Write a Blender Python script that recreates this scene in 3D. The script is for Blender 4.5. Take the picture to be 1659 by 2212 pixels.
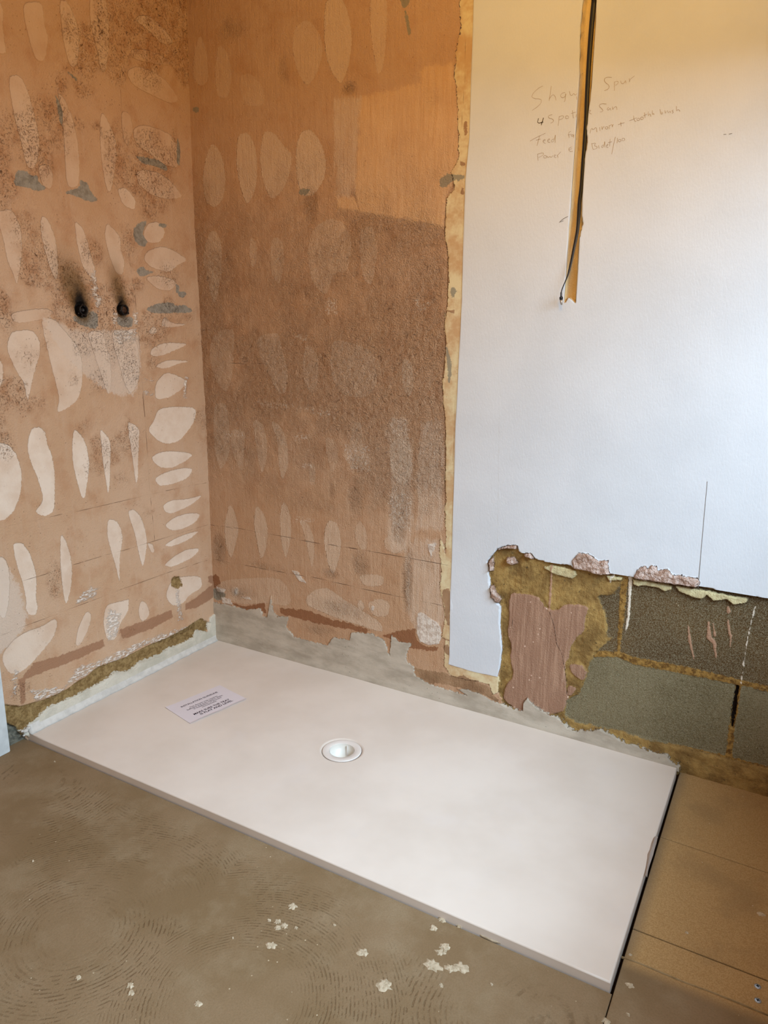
import bpy, bmesh, math, random
import numpy as np
from mathutils import Vector, Matrix

# ------------------------------------------------------------------ clear
for _o in list(bpy.data.objects):
    bpy.data.objects.remove(_o, do_unlink=True)
SC = bpy.context.scene
COL = SC.collection
random.seed(7)
RNG = np.random.default_rng(11)

# ------------------------------------------------------------------ camera
FPX, CX, CY = 1575.72, 829.5, 1106.0
RM = np.array([[0.86943109, 0.49386662, 0.01361397],
               [0.12796259, -0.19848631, -0.97171434],
               [-0.47719509, 0.84658074, -0.23576662]])      # world -> camera (x right, y down, z forward)
CAM = np.array([1.84787645, -1.96656921, 1.14819240])
cd = bpy.data.cameras.new('camera')
cam = bpy.data.objects.new('camera', cd)
COL.objects.link(cam)
cd.sensor_fit = 'VERTICAL'
cd.sensor_height = 24.0
cd.lens = 24.0 * FPX / 2212.0
cd.clip_start = 0.02
_m = Matrix(((RM[0][0], -RM[1][0], -RM[2][0], CAM[0]),
             (RM[0][1], -RM[1][1], -RM[2][1], CAM[1]),
             (RM[0][2], -RM[1][2], -RM[2][2], CAM[2]),
             (0, 0, 0, 1)))
cam.matrix_world = _m
SC.camera = cam

# ------------------------------------------------------------------ world, lights, exposure
w = bpy.data.worlds.new('world')
SC.world = w
w.use_nodes = True
bg = w.node_tree.nodes['Background']
bg.inputs[0].default_value = (1.0, 0.72, 0.50, 1)
bg.inputs[1].default_value = 0.42

def area(name, loc, target, sx, sy, power, color, spread=180):
    l = bpy.data.lights.new(name, 'AREA')
    l.shape = 'RECTANGLE'
    l.size, l.size_y = sx, sy
    l.energy = power
    l.color = color
    l.spread = math.radians(spread)
    o = bpy.data.objects.new(name, l)
    COL.objects.link(o)
    o.location = loc
    d = Vector(target) - Vector(loc)
    o.rotation_euler = d.to_track_quat('-Z', 'Y').to_euler()
    return o

# daylight through the window in the right-hand wall, and the warm ceiling lamp
area('sky_daylight', (3.1, -1.15, 2.02), (2.3, -0.95, 1.80), 2.8, 0.7, 192, (0.62, 0.83, 1.0), 180)
area('ceiling_lamp', (1.75, -1.45, 2.15), (0.80, 0.2, 2.32), 0.4, 0.4, 8.2, (1.0, 0.52, 0.045), 130)
area('ceiling_fill', (1.2, -1.3, 2.38), (1.2, -1.3, 0), 1.8, 1.6, 4.2, (1.0, 0.74, 0.52), 180)  # soft warm fill added under the ceiling to lift tray and floor

SC.view_settings.view_transform = 'Standard'
SC.view_settings.look = 'None'
SC.view_settings.gamma = 1
SC.view_settings.use_curve_mapping = False
SC.view_settings.exposure = 0.0

# ------------------------------------------------------------------ pixel -> surface maps
FR = {'A': (0, 0, .2773), 'B': (0, 440, .2773), 'C': (0, 860, .28933), 'D': (0, 1200, .3014),
      'E': (400, 0, .39180), 'F': (420, 600, .36166), 'G': (430, 1100, .36166), 'H': (950, 0, .42737),
      'I': (940, 1140, .24111), 'J': (1200, 1160, .27667), 'K': (1120, 140, .22905), 'L': (1150, 420, .12658),
      'M': (0, 1560, .48222), 'N': (760, 1560, .54189), 'P': (0, 0, 1.0)}
def px(fr, pts):
    ox, oy, s = FR[fr]
    return [(ox + a * s, oy + b * s) for a, b in pts]
def mixed(*segs):
    r = []
    for fr, pts in segs:
        r += px(fr, pts)
    return r
def ray(p):
    return RM.T @ np.array([(p[0] - CX) / FPX, (p[1] - CY) / FPX, 1.0])
BZ = [0, .9, 1.2, 1.5, 1.75, 2.15, 2.4]
BX = [0, 0, -.006, -.012, -.012, -.003, 0]
def bend(z):
    return np.interp(z, BZ, BX)
def on_left(p, h=0.0):
    r = ray(p); off = 0.0
    for _ in range(4):
        t = (off + h - CAM[0]) / r[0]
        q = CAM + t * r
        off = float(bend(q[2]))
    return (q[1], q[2])
def on_back(p, h=0.0):
    r = ray(p); t = (-h - CAM[1]) / r[1]; q = CAM + t * r
    return (q[0], q[2])
def on_floor(p, z=0.0):
    r = ray(p); t = (z - CAM[2]) / r[2]; q = CAM + t * r
    return (q[0], q[1])
ZF = -0.02      # floor level; the tray top is z = 0

# ------------------------------------------------------------------ numpy field helpers
def noise(U, V, scale, seed, octaves=3, sv=None):
    sv = sv or scale
    out = np.zeros_like(U); amp = 1.0; tot = 0
    rng = np.random.default_rng(seed)
    for o in range(octaves):
        su, s2 = scale * 2 ** o, sv * 2 ** o
        a, b = (U + 3.0) * su, (V + 3.0) * s2
        n = int(max(a.max(), b.max())) + 3
        n0a, n0b = int(a.min()), int(b.min())
        T = rng.random((int(a.max()) - n0a + 3, int(b.max()) - n0b + 3))
        ia, ib = a.astype(int), b.astype(int)
        fa, fb = a - ia, b - ib
        fa, fb = fa * fa * (3 - 2 * fa), fb * fb * (3 - 2 * fb)
        ia -= n0a; ib -= n0b
        v = (T[ia, ib] * (1 - fa) * (1 - fb) + T[ia + 1, ib] * fa * (1 - fb) + T[ia, ib + 1] * (1 - fa) * fb + T[ia + 1, ib + 1] * fa * fb)
        out += amp * v; tot += amp; amp *= .5
    return out / tot

def chaikin(pts, n=2):
    P = np.array(pts, float)
    for _ in range(n):
        Q = np.roll(P, -1, 0)
        P = np.stack([.8 * P + .2 * Q, .2 * P + .8 * Q], 1).reshape(-1, 2)
    return P

class Field:
    """a height-field wall patch with signed-distance attributes (positive inside a mark)"""
    def __init__(self, us, vs, mapper):
        self.us, self.vs, self.map = us, vs, mapper
        self.U, self.V = np.meshgrid(us, vs, indexing='ij')
        self.attr = {}
    def layer(self, name):
        if name not in self.attr:
            self.attr[name] = np.full(self.U.shape, -0.05)
        return self.attr[name]
    def window(self, P, m):
        lo, hi = P.min(0) - m, P.max(0) + m
        i0, i1 = np.searchsorted(self.us, lo[0]), np.searchsorted(self.us, hi[0])
        j0, j1 = np.searchsorted(self.vs, lo[1]), np.searchsorted(self.vs, hi[1])
        return slice(i0, max(i1, i0 + 1)), slice(j0, max(j1, j0 + 1))
    def poly(self, name, pts, smooth=2, h=0.0, sub=False):
        A = self.layer(name)
        P = np.array([self.map(p, h) for p in pts])
        if smooth: P = chaikin(P, smooth)
        s = self.window(P, .05)
        u, v = self.U[s], self.V[s]
        if u.size == 0: return
        d2 = np.full(u.shape, 1e9); ins = np.zeros(u.shape, bool)
        for a, b in zip(P, np.roll(P, -1, 0)):
            e = b - a; L2 = e @ e + 1e-12
            t = np.clip(((u - a[0]) * e[0] + (v - a[1]) * e[1]) / L2, 0, 1)
            d2 = np.minimum(d2, (u - a[0] - t * e[0]) ** 2 + (v - a[1] - t * e[1]) ** 2)
            c = (a[1] > v) != (b[1] > v)
            with np.errstate(divide='ignore', invalid='ignore'):
                xi = (b[0] - a[0]) * (v - a[1]) / (b[1] - a[1] + 1e-15) + a[0]
            ins ^= c & (u < xi)
        d = np.clip(np.where(ins, 1, -1) * np.sqrt(d2), -.05, .05)
        A[s] = np.minimum(A[s], -d) if sub else np.maximum(A[s], d)
    def line(self, name, pts, r=.0015, h=0.0):
        A = self.layer(name)
        P = np.array([self.map(p, h) for p in pts])
        rr = r if hasattr(r, '__len__') else [r] * len(P)
        s = self.window(P, .05)
        u, v = self.U[s], self.V[s]
        if u.size == 0: return
        best = np.full(u.shape, -.05)
        for k in range(len(P) - 1):
            a, b = P[k], P[k + 1]
            e = b - a; L2 = e @ e + 1e-12
            t = np.clip(((u - a[0]) * e[0] + (v - a[1]) * e[1]) / L2, 0, 1)
            d = np.sqrt((u - a[0] - t * e[0]) ** 2 + (v - a[1] - t * e[1]) ** 2)
            best = np.maximum(best, rr[k] + t * (rr[k + 1] - rr[k]) - d)
        A[s] = np.maximum(A[s], np.clip(best, -.05, .05))
    def blobs(self, name, spots):
        """soft round amounts 0..1 (rough areas, stains)"""
        if name not in self.attr: self.attr[name] = np.zeros(self.U.shape)
        A = self.attr[name]
        for p, ru, rv, amt in spots:
            c = self.map(p, 0)
            A[:] = np.maximum(A, amt * np.exp(-(((self.U - c[0]) / ru) ** 2 + ((self.V - c[1]) / rv) ** 2)))

def ss(x, a, b):
    t = np.clip((x - a) / (b - a), 0, 1)
    return t * t * (3 - 2 * t)

def grid_mesh(name, X, Y, Z, attrs, mat, face_sel=None, flip=False, parent=None):
    nu, nv = X.shape
    I = np.arange(nu * nv).reshape(nu, nv)
    q = np.stack([I[:-1, :-1], I[1:, :-1], I[1:, 1:], I[:-1, 1:]], -1).reshape(-1, 4)
    if flip: q = q[:, ::-1]
    if face_sel is not None: q = q[face_sel.reshape(-1)]
    used = np.unique(q)
    remap = np.zeros(nu * nv, int); remap[used] = np.arange(len(used))
    q = remap[q]
    co = np.stack([X.ravel()[used], Y.ravel()[used], Z.ravel()[used]], -1)
    me = bpy.data.meshes.new(name)
    me.vertices.add(len(co)); me.vertices.foreach_set('co', co.astype(np.float32).ravel())
    me.loops.add(q.size); me.loops.foreach_set('vertex_index', q.astype(np.int32).ravel())
    me.polygons.add(len(q)); me.polygons.foreach_set('loop_start', np.arange(0, q.size, 4, dtype=np.int32))
    me.polygons.foreach_set('use_smooth', np.ones(len(q), bool))
    me.update(calc_edges=True)
    for k, a in attrs.items():
        at = me.attributes.new(k, 'FLOAT', 'POINT')
        at.data.foreach_set('value', a.ravel()[used].astype(np.float32))
    me.materials.append(mat)
    o = bpy.data.objects.new(name, me); COL.objects.link(o)
    if parent: o.parent = parent
    return o

# ------------------------------------------------------------------ object helpers
def obj(name, bm, mat, parent=None, smooth=False):
    me = bpy.data.meshes.new(name)
    bmesh.ops.recalc_face_normals(bm, faces=bm.faces)
    bm.to_mesh(me); bm.free()
    if smooth:
        me.polygons.foreach_set('use_smooth', [True] * len(me.polygons))
    me.materials.append(mat)
    o = bpy.data.objects.new(name, me); COL.objects.link(o)
    if parent: o.parent = parent
    return o
def empty(name, loc=(0, 0, 0)):
    o = bpy.data.objects.new(name, None); COL.objects.link(o); o.location = loc
    o.empty_display_size = .05
    return o
def tag(o, label, cat, group=None):
    o['label'] = label; o['category'] = cat
    if group: o['group'] = group
    return o
def structure(o):
    o['kind'] = 'structure'; return o
def sweep(bm, pts, radii, seg=10, flat=1.0, cap=True):
    P = [Vector(p) for p in pts]; rings = []
    up = Vector((0, -1, 0))
    for i, p in enumerate(P):
        t = (P[min(i + 1, len(P) - 1)] - P[max(i - 1, 0)]).normalized()
        n = up - t * up.dot(t)
        if n.length < 1e-4: n = Vector((0, 0, 1)) - t * t.z
        n.normalize(); b = t.cross(n)
        rings.append([bm.verts.new(p + n * (radii[i] * flat * math.sin(2 * math.pi * k / seg)) + b * (radii[i] * math.cos(2 * math.pi * k / seg))) for k in range(seg)])
    for a, c in zip(rings, rings[1:]):
        for k in range(seg):
            bm.faces.new((a[k], a[(k + 1) % seg], c[(k + 1) % seg], c[k]))
    if cap:
        bm.faces.new(rings[0]); bm.faces.new(rings[-1][::-1])
def lathe(bm, prof, seg=48, mat=Matrix.Identity(4), close=False):
    rings = []
    for r, z in prof:
        if r < 1e-6: rings.append([bm.verts.new(mat @ Vector((0, 0, z)))])
        else: rings.append([bm.verts.new(mat @ Vector((r * math.cos(2 * math.pi * k / seg), r * math.sin(2 * math.pi * k / seg), z))) for k in range(seg)])
    for a, c in zip(rings, rings[1:]):
        for k in range(seg):
            k2 = (k + 1) % seg
            f = [a[k % len(a)], a[k2 % len(a)], c[k2 % len(c)], c[k % len(c)]]
            f = list(dict.fromkeys(f))
            if len(f) > 2: bm.faces.new(f)
def box(bm, lo, hi):
    v = [bm.verts.new((x, y, z)) for x in (lo[0], hi[0]) for y in (lo[1], hi[1]) for z in (lo[2], hi[2])]
    for f in ((0, 1, 3, 2), (4, 6, 7, 5), (0, 4, 5, 1), (2, 3, 7, 6), (0, 2, 6, 4), (1, 5, 7, 3)):
        bm.faces.new([v[i] for i in f])

# ------------------------------------------------------------------ material helpers
def s2l(c):
    return tuple(((v / 255) / 12.92 if v / 255 < .04045 else ((v / 255 + .055) / 1.055) ** 2.4) for v in c) + (1,)
class NT:
    def __init__(self, name, rough=.85, spec=.2):
        self.m = bpy.data.materials.new(name); self.m.use_nodes = True
        self.t = self.m.node_tree; self.n = self.t.nodes; self.l = self.t.links
        self.b = self.n['Principled BSDF']
        self.b.inputs['Roughness'].default_value = rough
        self.b.inputs['Specular IOR Level'].default_value = spec
        self.tc = self.n.new('ShaderNodeNewGeometry').outputs['Position']
    def link(self, a, b): self.l.new(a, b)
    def put(self, sock, v):
        if hasattr(v, 'is_output') or isinstance(v, bpy.types.NodeSocket): self.l.new(v, sock)
        else: sock.default_value = v
    def math(self, op, a, b=0.0, c=None, clamp=False):
        n = self.n.new('ShaderNodeMath'); n.operation = op; n.use_clamp = clamp
        self.put(n.inputs[0], a); self.put(n.inputs[1], b)
        if c is not None: self.put(n.inputs[2], c)
        return n.outputs[0]
    def scaled(self, sx, sy, sz):
        n = self.n.new('ShaderNodeMapping'); n.inputs['Scale'].default_value = (sx, sy, sz)
        self.link(self.tc, n.inputs['Vector']); return n.outputs[0]
    def noise(self, scale, detail=4, rough=.55, vec=None, dist=0.0):
        n = self.n.new('ShaderNodeTexNoise')
        n.inputs['Scale'].default_value = scale; n.inputs['Detail'].default_value = min(detail, 2 if scale >= 140 else (3 if scale >= 60 else 4))
        n.inputs['Roughness'].default_value = rough; n.inputs['Distortion'].default_value = dist
        self.link(vec or self.tc, n.inputs['Vector']); return n.outputs['Fac']
    def voronoi(self, scale, vec=None, feature='F1'):
        n = self.n.new('ShaderNodeTexVoronoi'); n.feature = feature
        n.inputs['Scale'].default_value = scale
        self.link(vec or self.tc, n.inputs['Vector']); return n.outputs['Distance']
    def ramp(self, v, a, b, lo=0.0, hi=1.0):
        n = self.n.new('ShaderNodeMapRange'); n.interpolation_type = 'SMOOTHSTEP'
        self.put(n.inputs['Value'], v); n.inputs['From Min'].default_value = a; n.inputs['From Max'].default_value = b
        n.inputs['To Min'].default_value = lo; n.inputs['To Max'].default_value = hi
        return n.outputs[0]
    def mix(self, f, a, b, mode='MIX'):
        n = self.n.new('ShaderNodeMix'); n.data_type = 'RGBA'; n.blend_type = mode
        self.put(n.inputs[0], f); self.put(n.inputs[6], a); self.put(n.inputs[7], b)
        return n.outputs[2]
    def attr(self, name):
        n = self.n.new('ShaderNodeAttribute'); n.attribute_name = name; return n.outputs['Fac']
    def mask(self, name, amp=.004, nz=None, soft=.0008, bias=0.0):
        a = self.attr(name)
        if nz is not None:
            a = self.math('ADD', a, self.math('MULTIPLY', self.math('SUBTRACT', nz, .5), amp * 2.2))
        return self.ramp(a, bias - soft, bias + soft)
    def bump(self, hgt, strength, dist, prev=None):
        n = self.n.new('ShaderNodeBump'); n.inputs['Strength'].default_value = strength; n.inputs['Distance'].default_value = dist
        self.link(hgt, n.inputs['Height'])
        if prev is not None: self.link(prev, n.inputs['Normal'])
        return n.outputs[0]
def simple(name, rgb, rough=.5, spec=.4, metal=0.0, nz=None):
    t = NT(name, rough, spec)
    c = s2l(rgb)
    if nz:
        k = t.noise(nz[0], 4)
        c2 = s2l([max(0, v - nz[1]) for v in rgb])
        t.link(t.mix(t.ramp(k, .35, .7), c, c2), t.b.inputs['Base Color'])
    else: t.b.inputs['Base Color'].default_value = c
    t.b.inputs['Metallic'].default_value = metal
    return t.m

# ================================================================== LEFT WALL
PL_BASE, PL_DEEP, PL_LEAF = (206, 174, 146), (182, 136, 100), (216, 200, 186)

def plaster_core(t, vertical):
    """bare pink-brown gypsum plaster with mottling, pits and pale trowel-scrape marks; returns colour and height"""
    big = t.noise(2.2, 4, .6); mid = t.noise(11, 5, .6); fine = t.noise(70, 5, .65)
    streak = t.noise(9, 4, .6, vec=t.scaled(6, 6, .7))
    rag = t.noise(140, 4, .6)
    col = t.mix(t.ramp(big, .35, .65), s2l(PL_BASE), s2l((198, 162, 130)))
    col = t.mix(t.math('MULTIPLY', t.ramp(mid, .45, .72), .55), col, s2l(PL_DEEP))
    col = t.mix(t.math('MULTIPLY', t.ramp(streak, .5, .75), .3), col, s2l((206, 178, 154)))
    return col, big, mid, fine, rag, streak

def left_material():
    t = NT('bare_plaster_left')
    col, big, mid, fine, rag, streak = plaster_core(t, True)
    rough = t.attr('rough')
    # warm brown scuffing in rough areas
    scuff = t.math('MULTIPLY', t.ramp(t.noise(38, 6, .7), .42, .68), t.ramp(rough, .1, .8))
    col = t.mix(t.math('MULTIPLY', scuff, .5), col, s2l((156, 106, 66)))
    peck = t.math('MULTIPLY', t.ramp(t.noise(210, 5, .8), .56, .66), t.ramp(t.math('ADD', rough, t.math('MULTIPLY', t.noise(22, 5, .7), .6)), .62, 1.0))
    leaf = t.mask('leaf', .004, t.noise(130, 5, .75), .0009)
    lc = t.mix(t.ramp(mid, .35, .7), s2l((234, 218, 202)), s2l((222, 200, 180)))
    holes = t.math('MULTIPLY', t.ramp(t.noise(110, 5, .75), .58, .66), t.ramp(rough, .05, .7))
    leafm = t.math('MULTIPLY', leaf, t.math('SUBTRACT', 1.0, t.math('MULTIPLY', holes, .85)))
    col = t.mix(t.math('MULTIPLY', leafm, t.attr('leafamt')), col, lc)
    pale = t.mask('pale', .02, t.noise(60, 5, .75), .006)
    col = t.mix(t.math('MULTIPLY', pale, .7), col, s2l((218, 200, 184)))
    band = t.mask('band', .008, t.noise(60, 5, .7), .002)
    col = t.mix(t.math('MULTIPLY', band, .85), col, s2l((158, 116, 88)))
    bandz = band
    wh = t.mask('white', .02, t.noise(70, 6, .8, vec=t.scaled(1, .45, 1.4)), .003)
    whb = t.math('MULTIPLY', wh, t.ramp(t.noise(120, 5, .75, vec=t.scaled(1, .5, 1.3)), .4, .58))
    col = t.mix(t.math('MULTIPLY', whb, .85), col, s2l((242, 232, 222)))
    grey = t.mask('grey', .006, t.noise(110, 5, .7), .0012)
    col = t.mix(t.math('MULTIPLY', grey, .9), col, t.mix(t.ramp(fine, .4, .65), s2l((152, 150, 142)), s2l((128, 126, 118))))
    sand = t.mask('sand', .010, t.noise(80, 5, .7), .0012)
    sc = t.mix(t.ramp(t.noise(60, 6, .75), .35, .65), s2l((160, 134, 90)), s2l((122, 96, 58)))
    col = t.mix(sand, col, sc)
    blk = t.mask('block', .006, rag, .001)
    col = t.mix(blk, col, t.mix(t.ramp(fine, .4, .6), s2l((124, 122, 110)), s2l((92, 92, 84))))
    ups = t.mask('upstand', .006, t.noise(90, 5, .7), .0009)
    uc = t.mix(t.ramp(mid, .4, .65), s2l((214, 207, 192)), s2l((196, 190, 174)))
    col = t.mix(ups, col, uc)
    # small dark pits
    pit = t.math('MULTIPLY', t.ramp(t.voronoi(95), .16, .08), t.ramp(t.noise(16, 4, .6), .5, .62))
    pit = t.math('MULTIPLY', pit, t.math('SUBTRACT', 1.0, t.math('MAXIMUM', ups, t.math('MULTIPLY', leafm, .3))))
    crk = t.math('MULTIPLY', t.ramp(t.noise(60, 4, .6, dist=1.2), .64, .69), t.ramp(rough, .4, 1.0))
    offu = t.math('SUBTRACT', 1.0, t.math('MAXIMUM', ups, sand))
    dark = t.math('MULTIPLY', t.math('MAXIMUM', t.math('MAXIMUM', t.math('MULTIPLY', pit, .35), t.math('MULTIPLY', peck, .42)), t.math('MULTIPLY', crk, .75)), offu)
    col = t.mix(dark, col, s2l((70, 40, 22)))
    ln = t.ramp(t.attr('line'), -.0012, .0008)
    ln = t.math('MULTIPLY', ln, t.ramp(t.noise(30, 3), .3, .5))
    col = t.mix(t.math('MULTIPLY', ln, .7), col, s2l((96, 62, 44)))
    # soot left by blow-torch flames round the pipes
    s1 = t.math('MULTIPLY', t.attr('soot'), t.ramp(t.noise(25, 5, .6), .2, .6, .8, 1.1))
    col = t.mix(t.ramp(s1, .02, .55, 0, .72), col, s2l((104, 76, 34)))
    col = t.mix(t.ramp(s1, .42, .95, 0, .96), col, s2l((18, 16, 16)))
    t.link(col, t.b.inputs['Base Color'])
    smooth_area = t.math('SUBTRACT', 1.0, t.math('MULTIPLY', leafm, .6))
    hgt = t.math('ADD', t.math('MULTIPLY', t.noise(200, 5, .7), smooth_area), t.math('MULTIPLY', t.noise(60, 5, .7), t.math('MULTIPLY', t.ramp(rough, 0, .9, .15, 2.2), smooth_area)))
    hgt = t.math('SUBTRACT', hgt, t.math('MULTIPLY', dark, 1.6))
    hgt = t.math('SUBTRACT', hgt, t.math('MULTIPLY', ln, .9))
    hgt = t.math('ADD', hgt, t.math('MULTIPLY', leafm, -.12))
    hgt = t.math('ADD', hgt, t.math('MULTIPLY', whb, 1.0))
    t.link(t.bump(hgt, .9, .0028), t.b.inputs['Normal'])
    return t.m

ys = np.concatenate([np.arange(-1.0, 0.0301, .0025)])
zs = np.arange(-.03, 2.43, .0025)
LW = Field(ys, zs, on_left)
LEAVES_L = [
 ('A', [(180,20),(330,10),(350,200),(380,300),(350,480),(280,470),(235,330),(190,150)], .45),
 ('A', [(460,0),(530,10),(600,180),(620,340),(600,520),(545,520),(500,350),(480,200)], .5),
 ('A', [(700,-60),(820,-60),(850,200),(840,450),(820,560),(790,560),(740,330),(700,150)], .5),
 ('A', [(1040,150),(1110,110),(1200,150),(1290,240),(1360,340),(1260,345),(1150,230)], .5),
 ('A', [(1020,380),(1160,390),(1280,440),(1340,510),(1200,500),(1080,470),(1020,440)], .3),
 ('A', [(980,560),(1060,510),(1200,560),(1300,630),(1400,780),(1330,810),(1180,740),(1030,660)], .4),
 ('A', [(60,590),(160,580),(230,740),(270,900),(310,1080),(300,1220),(260,1320),(210,1300),(170,1120),(110,900)], .6),
 ('A', [(450,720),(500,760),(560,900),(600,1050),(620,1250),(615,1440),(570,1470),(520,1440),(500,1100),(480,850)], .55),
 ('A', [(800,870),(850,960),(900,1080),(910,1200),(870,1500),(830,1480),(790,1250),(780,1080),(780,920)], .55),
 ('A', [(1030,1010),(1100,970),(1200,990),(1340,1050),(1400,1180),(1390,1310),(1290,1290),(1180,1210),(1060,1120)], .5),
 ('A', [(1060,1320),(1240,1340),(1350,1430),(1430,1540),(1300,1555),(1180,1520),(1070,1430)], .55),
 ('A', [(910,1470),(980,1460),(1060,1560),(1050,1640),(960,1600)], .8),
 ('A', [(-60,-60),(30,60),(20,250),(60,430),(-60,400)], .5),
 ('A', [(290,1290),(380,1280),(420,1380),(400,1480),(330,1450)], .4),
 ('A', [(940,860),(1010,880),(1040,1000),(1000,1150),(960,1080)], .35),
 ('B', [(-40,60),(100,40),(165,200),(175,380),(150,560),(130,640),(110,560),(60,450),(20,250)], .45),
 ('B', [(330,90),(380,130),(430,260),(450,400),(455,560),(430,600),(380,470),(340,330),(310,160)], .5),
 ('B', [(580,130),(640,180),(680,280),(700,380),(740,500),(740,600),(700,570),(640,480),(605,340),(590,220)], .6),
 ('B', [(830,150),(880,190),(940,260),(940,360),(970,450),(960,560),(900,540),(850,400),(815,260)], .5),
 ('B', [(100,990),(250,980),(310,1060),(315,1160),(270,1300),(235,1470),(215,1540),(190,1400),(120,1290),(60,1160),(60,1060)], .75),
 ('B', [(320,880),(430,900),(520,1010),(600,1100),(640,1220),(645,1380),(610,1530),(520,1600),(440,1630),(465,1520),(420,1340),(380,1180),(340,1000)], .75),
 ('B', [(680,990),(800,1000),(830,1100),(860,1200),(870,1380),(850,1500),(810,1400),(760,1250),(720,1130)], .75),
 ('B', [(870,980),(1000,990),(1070,1080),(1090,1260),(1080,1400),(1020,1490),(970,1400),(940,1280),(890,1130)], .75),
 ('B', [(70,850),(350,810),(430,850),(350,900),(120,940)], .35),
 ('B', [(-60,1190),(25,1230),(25,1400),(-60,1480)], .9),
 ('B', [(1150,150),(1240,140),(1290,220),(1250,300),(1160,310),(1110,250)], .6),
 ('B', [(1140,370),(1260,330),(1350,360),(1470,440),(1380,480),(1320,540),(1180,500),(1120,440)], .55),
 ('B', [(1120,570),(1260,560),(1390,610),(1330,680),(1230,670)], .5),
 ('B', [(1180,1130),(1280,1080),(1480,1090),(1350,1150),(1230,1195),(1170,1180)], .8),
 ('B', [(1200,1270),(1300,1215),(1490,1225),(1380,1250),(1290,1290)], .8),
 ('B', [(1210,1400),(1290,1310),(1390,1340),(1470,1390),(1400,1460),(1320,1510),(1210,1530)], .85),
 ('B', [(1280,870),(1330,930),(1480,940),(1350,965),(1250,960)], .7),
 ('B', [(1150,1000),(1200,950),(1230,1000),(1180,1020)], .7),
 ('C', [(-60,330),(60,340),(130,430),(165,560),(160,700),(110,840),(40,910),(-60,920)], 1),
 ('C', [(240,220),(300,215),(340,260),(350,330),(390,430),(412,560),(410,780),(400,850),(340,885),(255,855),(320,780),(320,720),(280,590),(230,480),(205,380),(215,290)], 1),
 ('C', [(555,220),(620,290),(655,380),(670,500),(650,640),(640,740),(615,755),(575,620),(545,480),(538,350)], 1),
 ('C', [(745,225),(790,270),(825,320),(825,480),(820,650),(808,725),(790,600),(765,450),(755,330)], .95),
 ('C', [(955,175),(1000,195),(1040,230),(1040,310),(1030,500),(1035,560),(1018,660),(1000,520),(975,360),(958,250)], .95),
 ('C', [(1180,80),(1300,62),(1470,70),(1450,180),(1400,250),(1340,320),(1250,345),(1180,320),(1100,240),(1150,170)], 1),
 ('C', [(1130,440),(1200,400),(1300,395),(1450,415),(1390,470),(1280,525),(1200,520),(1150,480)], 1),
 ('C', [(1150,600),(1240,550),(1380,518),(1445,530),(1400,600),(1300,640),(1190,660)], 1),
 ('C', [(1215,800),(1280,760),(1400,755),(1520,720),(1440,790),(1360,830),(1280,865),(1230,850)], .9),
 ('C', [(1225,950),(1300,890),(1400,858),(1500,860),(1460,930),(1360,980),(1280,990)], .9),
 ('C', [(1225,1100),(1300,1050),(1400,1010),(1490,990),(1420,1050),(1340,1090),(1270,1110)], .9),
 ('C', [(1220,1250),(1300,1180),(1400,1125),(1500,1122),(1440,1190),(1360,1230),(1280,1262)], .9),
 ('C', [(805,900),(870,915),(905,970),(918,1060),(895,1180),(895,1390),(870,1270),(830,1140),(800,1020)], .8),
 ('C', [(955,840),(1000,830),(1050,880),(1080,960),(1100,1070),(1085,1190),(1065,1265),(1040,1180),(1010,1020),(975,920)], .8),
 ('C', [(1100,1080),(1140,1090),(1155,1140),(1135,1160),(1110,1110)], .8),
 ('C', [(95,1080),(170,1080),(220,1150),(250,1230),(275,1330),(270,1500),(285,1560),(270,1620),(215,1620),(190,1570),(200,1520),(170,1370),(140,1290),(110,1180)], .9),
 ('C', [(455,1005),(500,1080),(530,1180),(543,1300),(530,1440),(495,1545),(475,1470),(455,1300),(450,1150)], .8),
 ('C', [(-60,1180),(40,1190),(70,1280),(75,1420),(60,1560),(35,1659),(-60,1560)], .8),
 ('D', [(1220,190),(1300,150),(1440,145),(1450,230),(1360,280),(1310,350),(1230,360),(1185,290)], .75),
 ('D', [(200,540),(300,510),(390,450),(415,480),(390,580),(300,690),(230,770),(150,840),(70,850),(20,770),(20,700),(100,600)], .7),
 ('D', [(620,395),(660,420),(640,520),(570,650),(540,640),(560,520)], .5),
 ('D', [(770,350),(900,320),(925,310),(920,400),(860,490),(830,600),(770,610),(740,500),(750,400)], .7),
 ('D', [(1010,320),(1050,340),(1075,410),(1050,460),(1010,470),(990,400)], .6)]
LW.attr['leafamt'] = np.full(LW.U.shape, .6)
for fr, pts, amt in LEAVES_L:
    P = px(fr, pts); amt *= {'A': .62, 'B': .82}.get(fr, .95)
    LW.poly('leaf', P)
    M = np.array([on_left(p) for p in P]); s = LW.window(M, .012)
    # each scrape keeps its own paleness inside its own outline
    tmp = Field(LW.us[s[0]], LW.vs[s[1]], on_left) if LW.U[s].size else None
    if tmp is not None:
        tmp.poly('k', P)
        LW.attr['leafamt'][s] = np.where(tmp.attr['k'] > -.006, amt, LW.attr['leafamt'][s])
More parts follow.
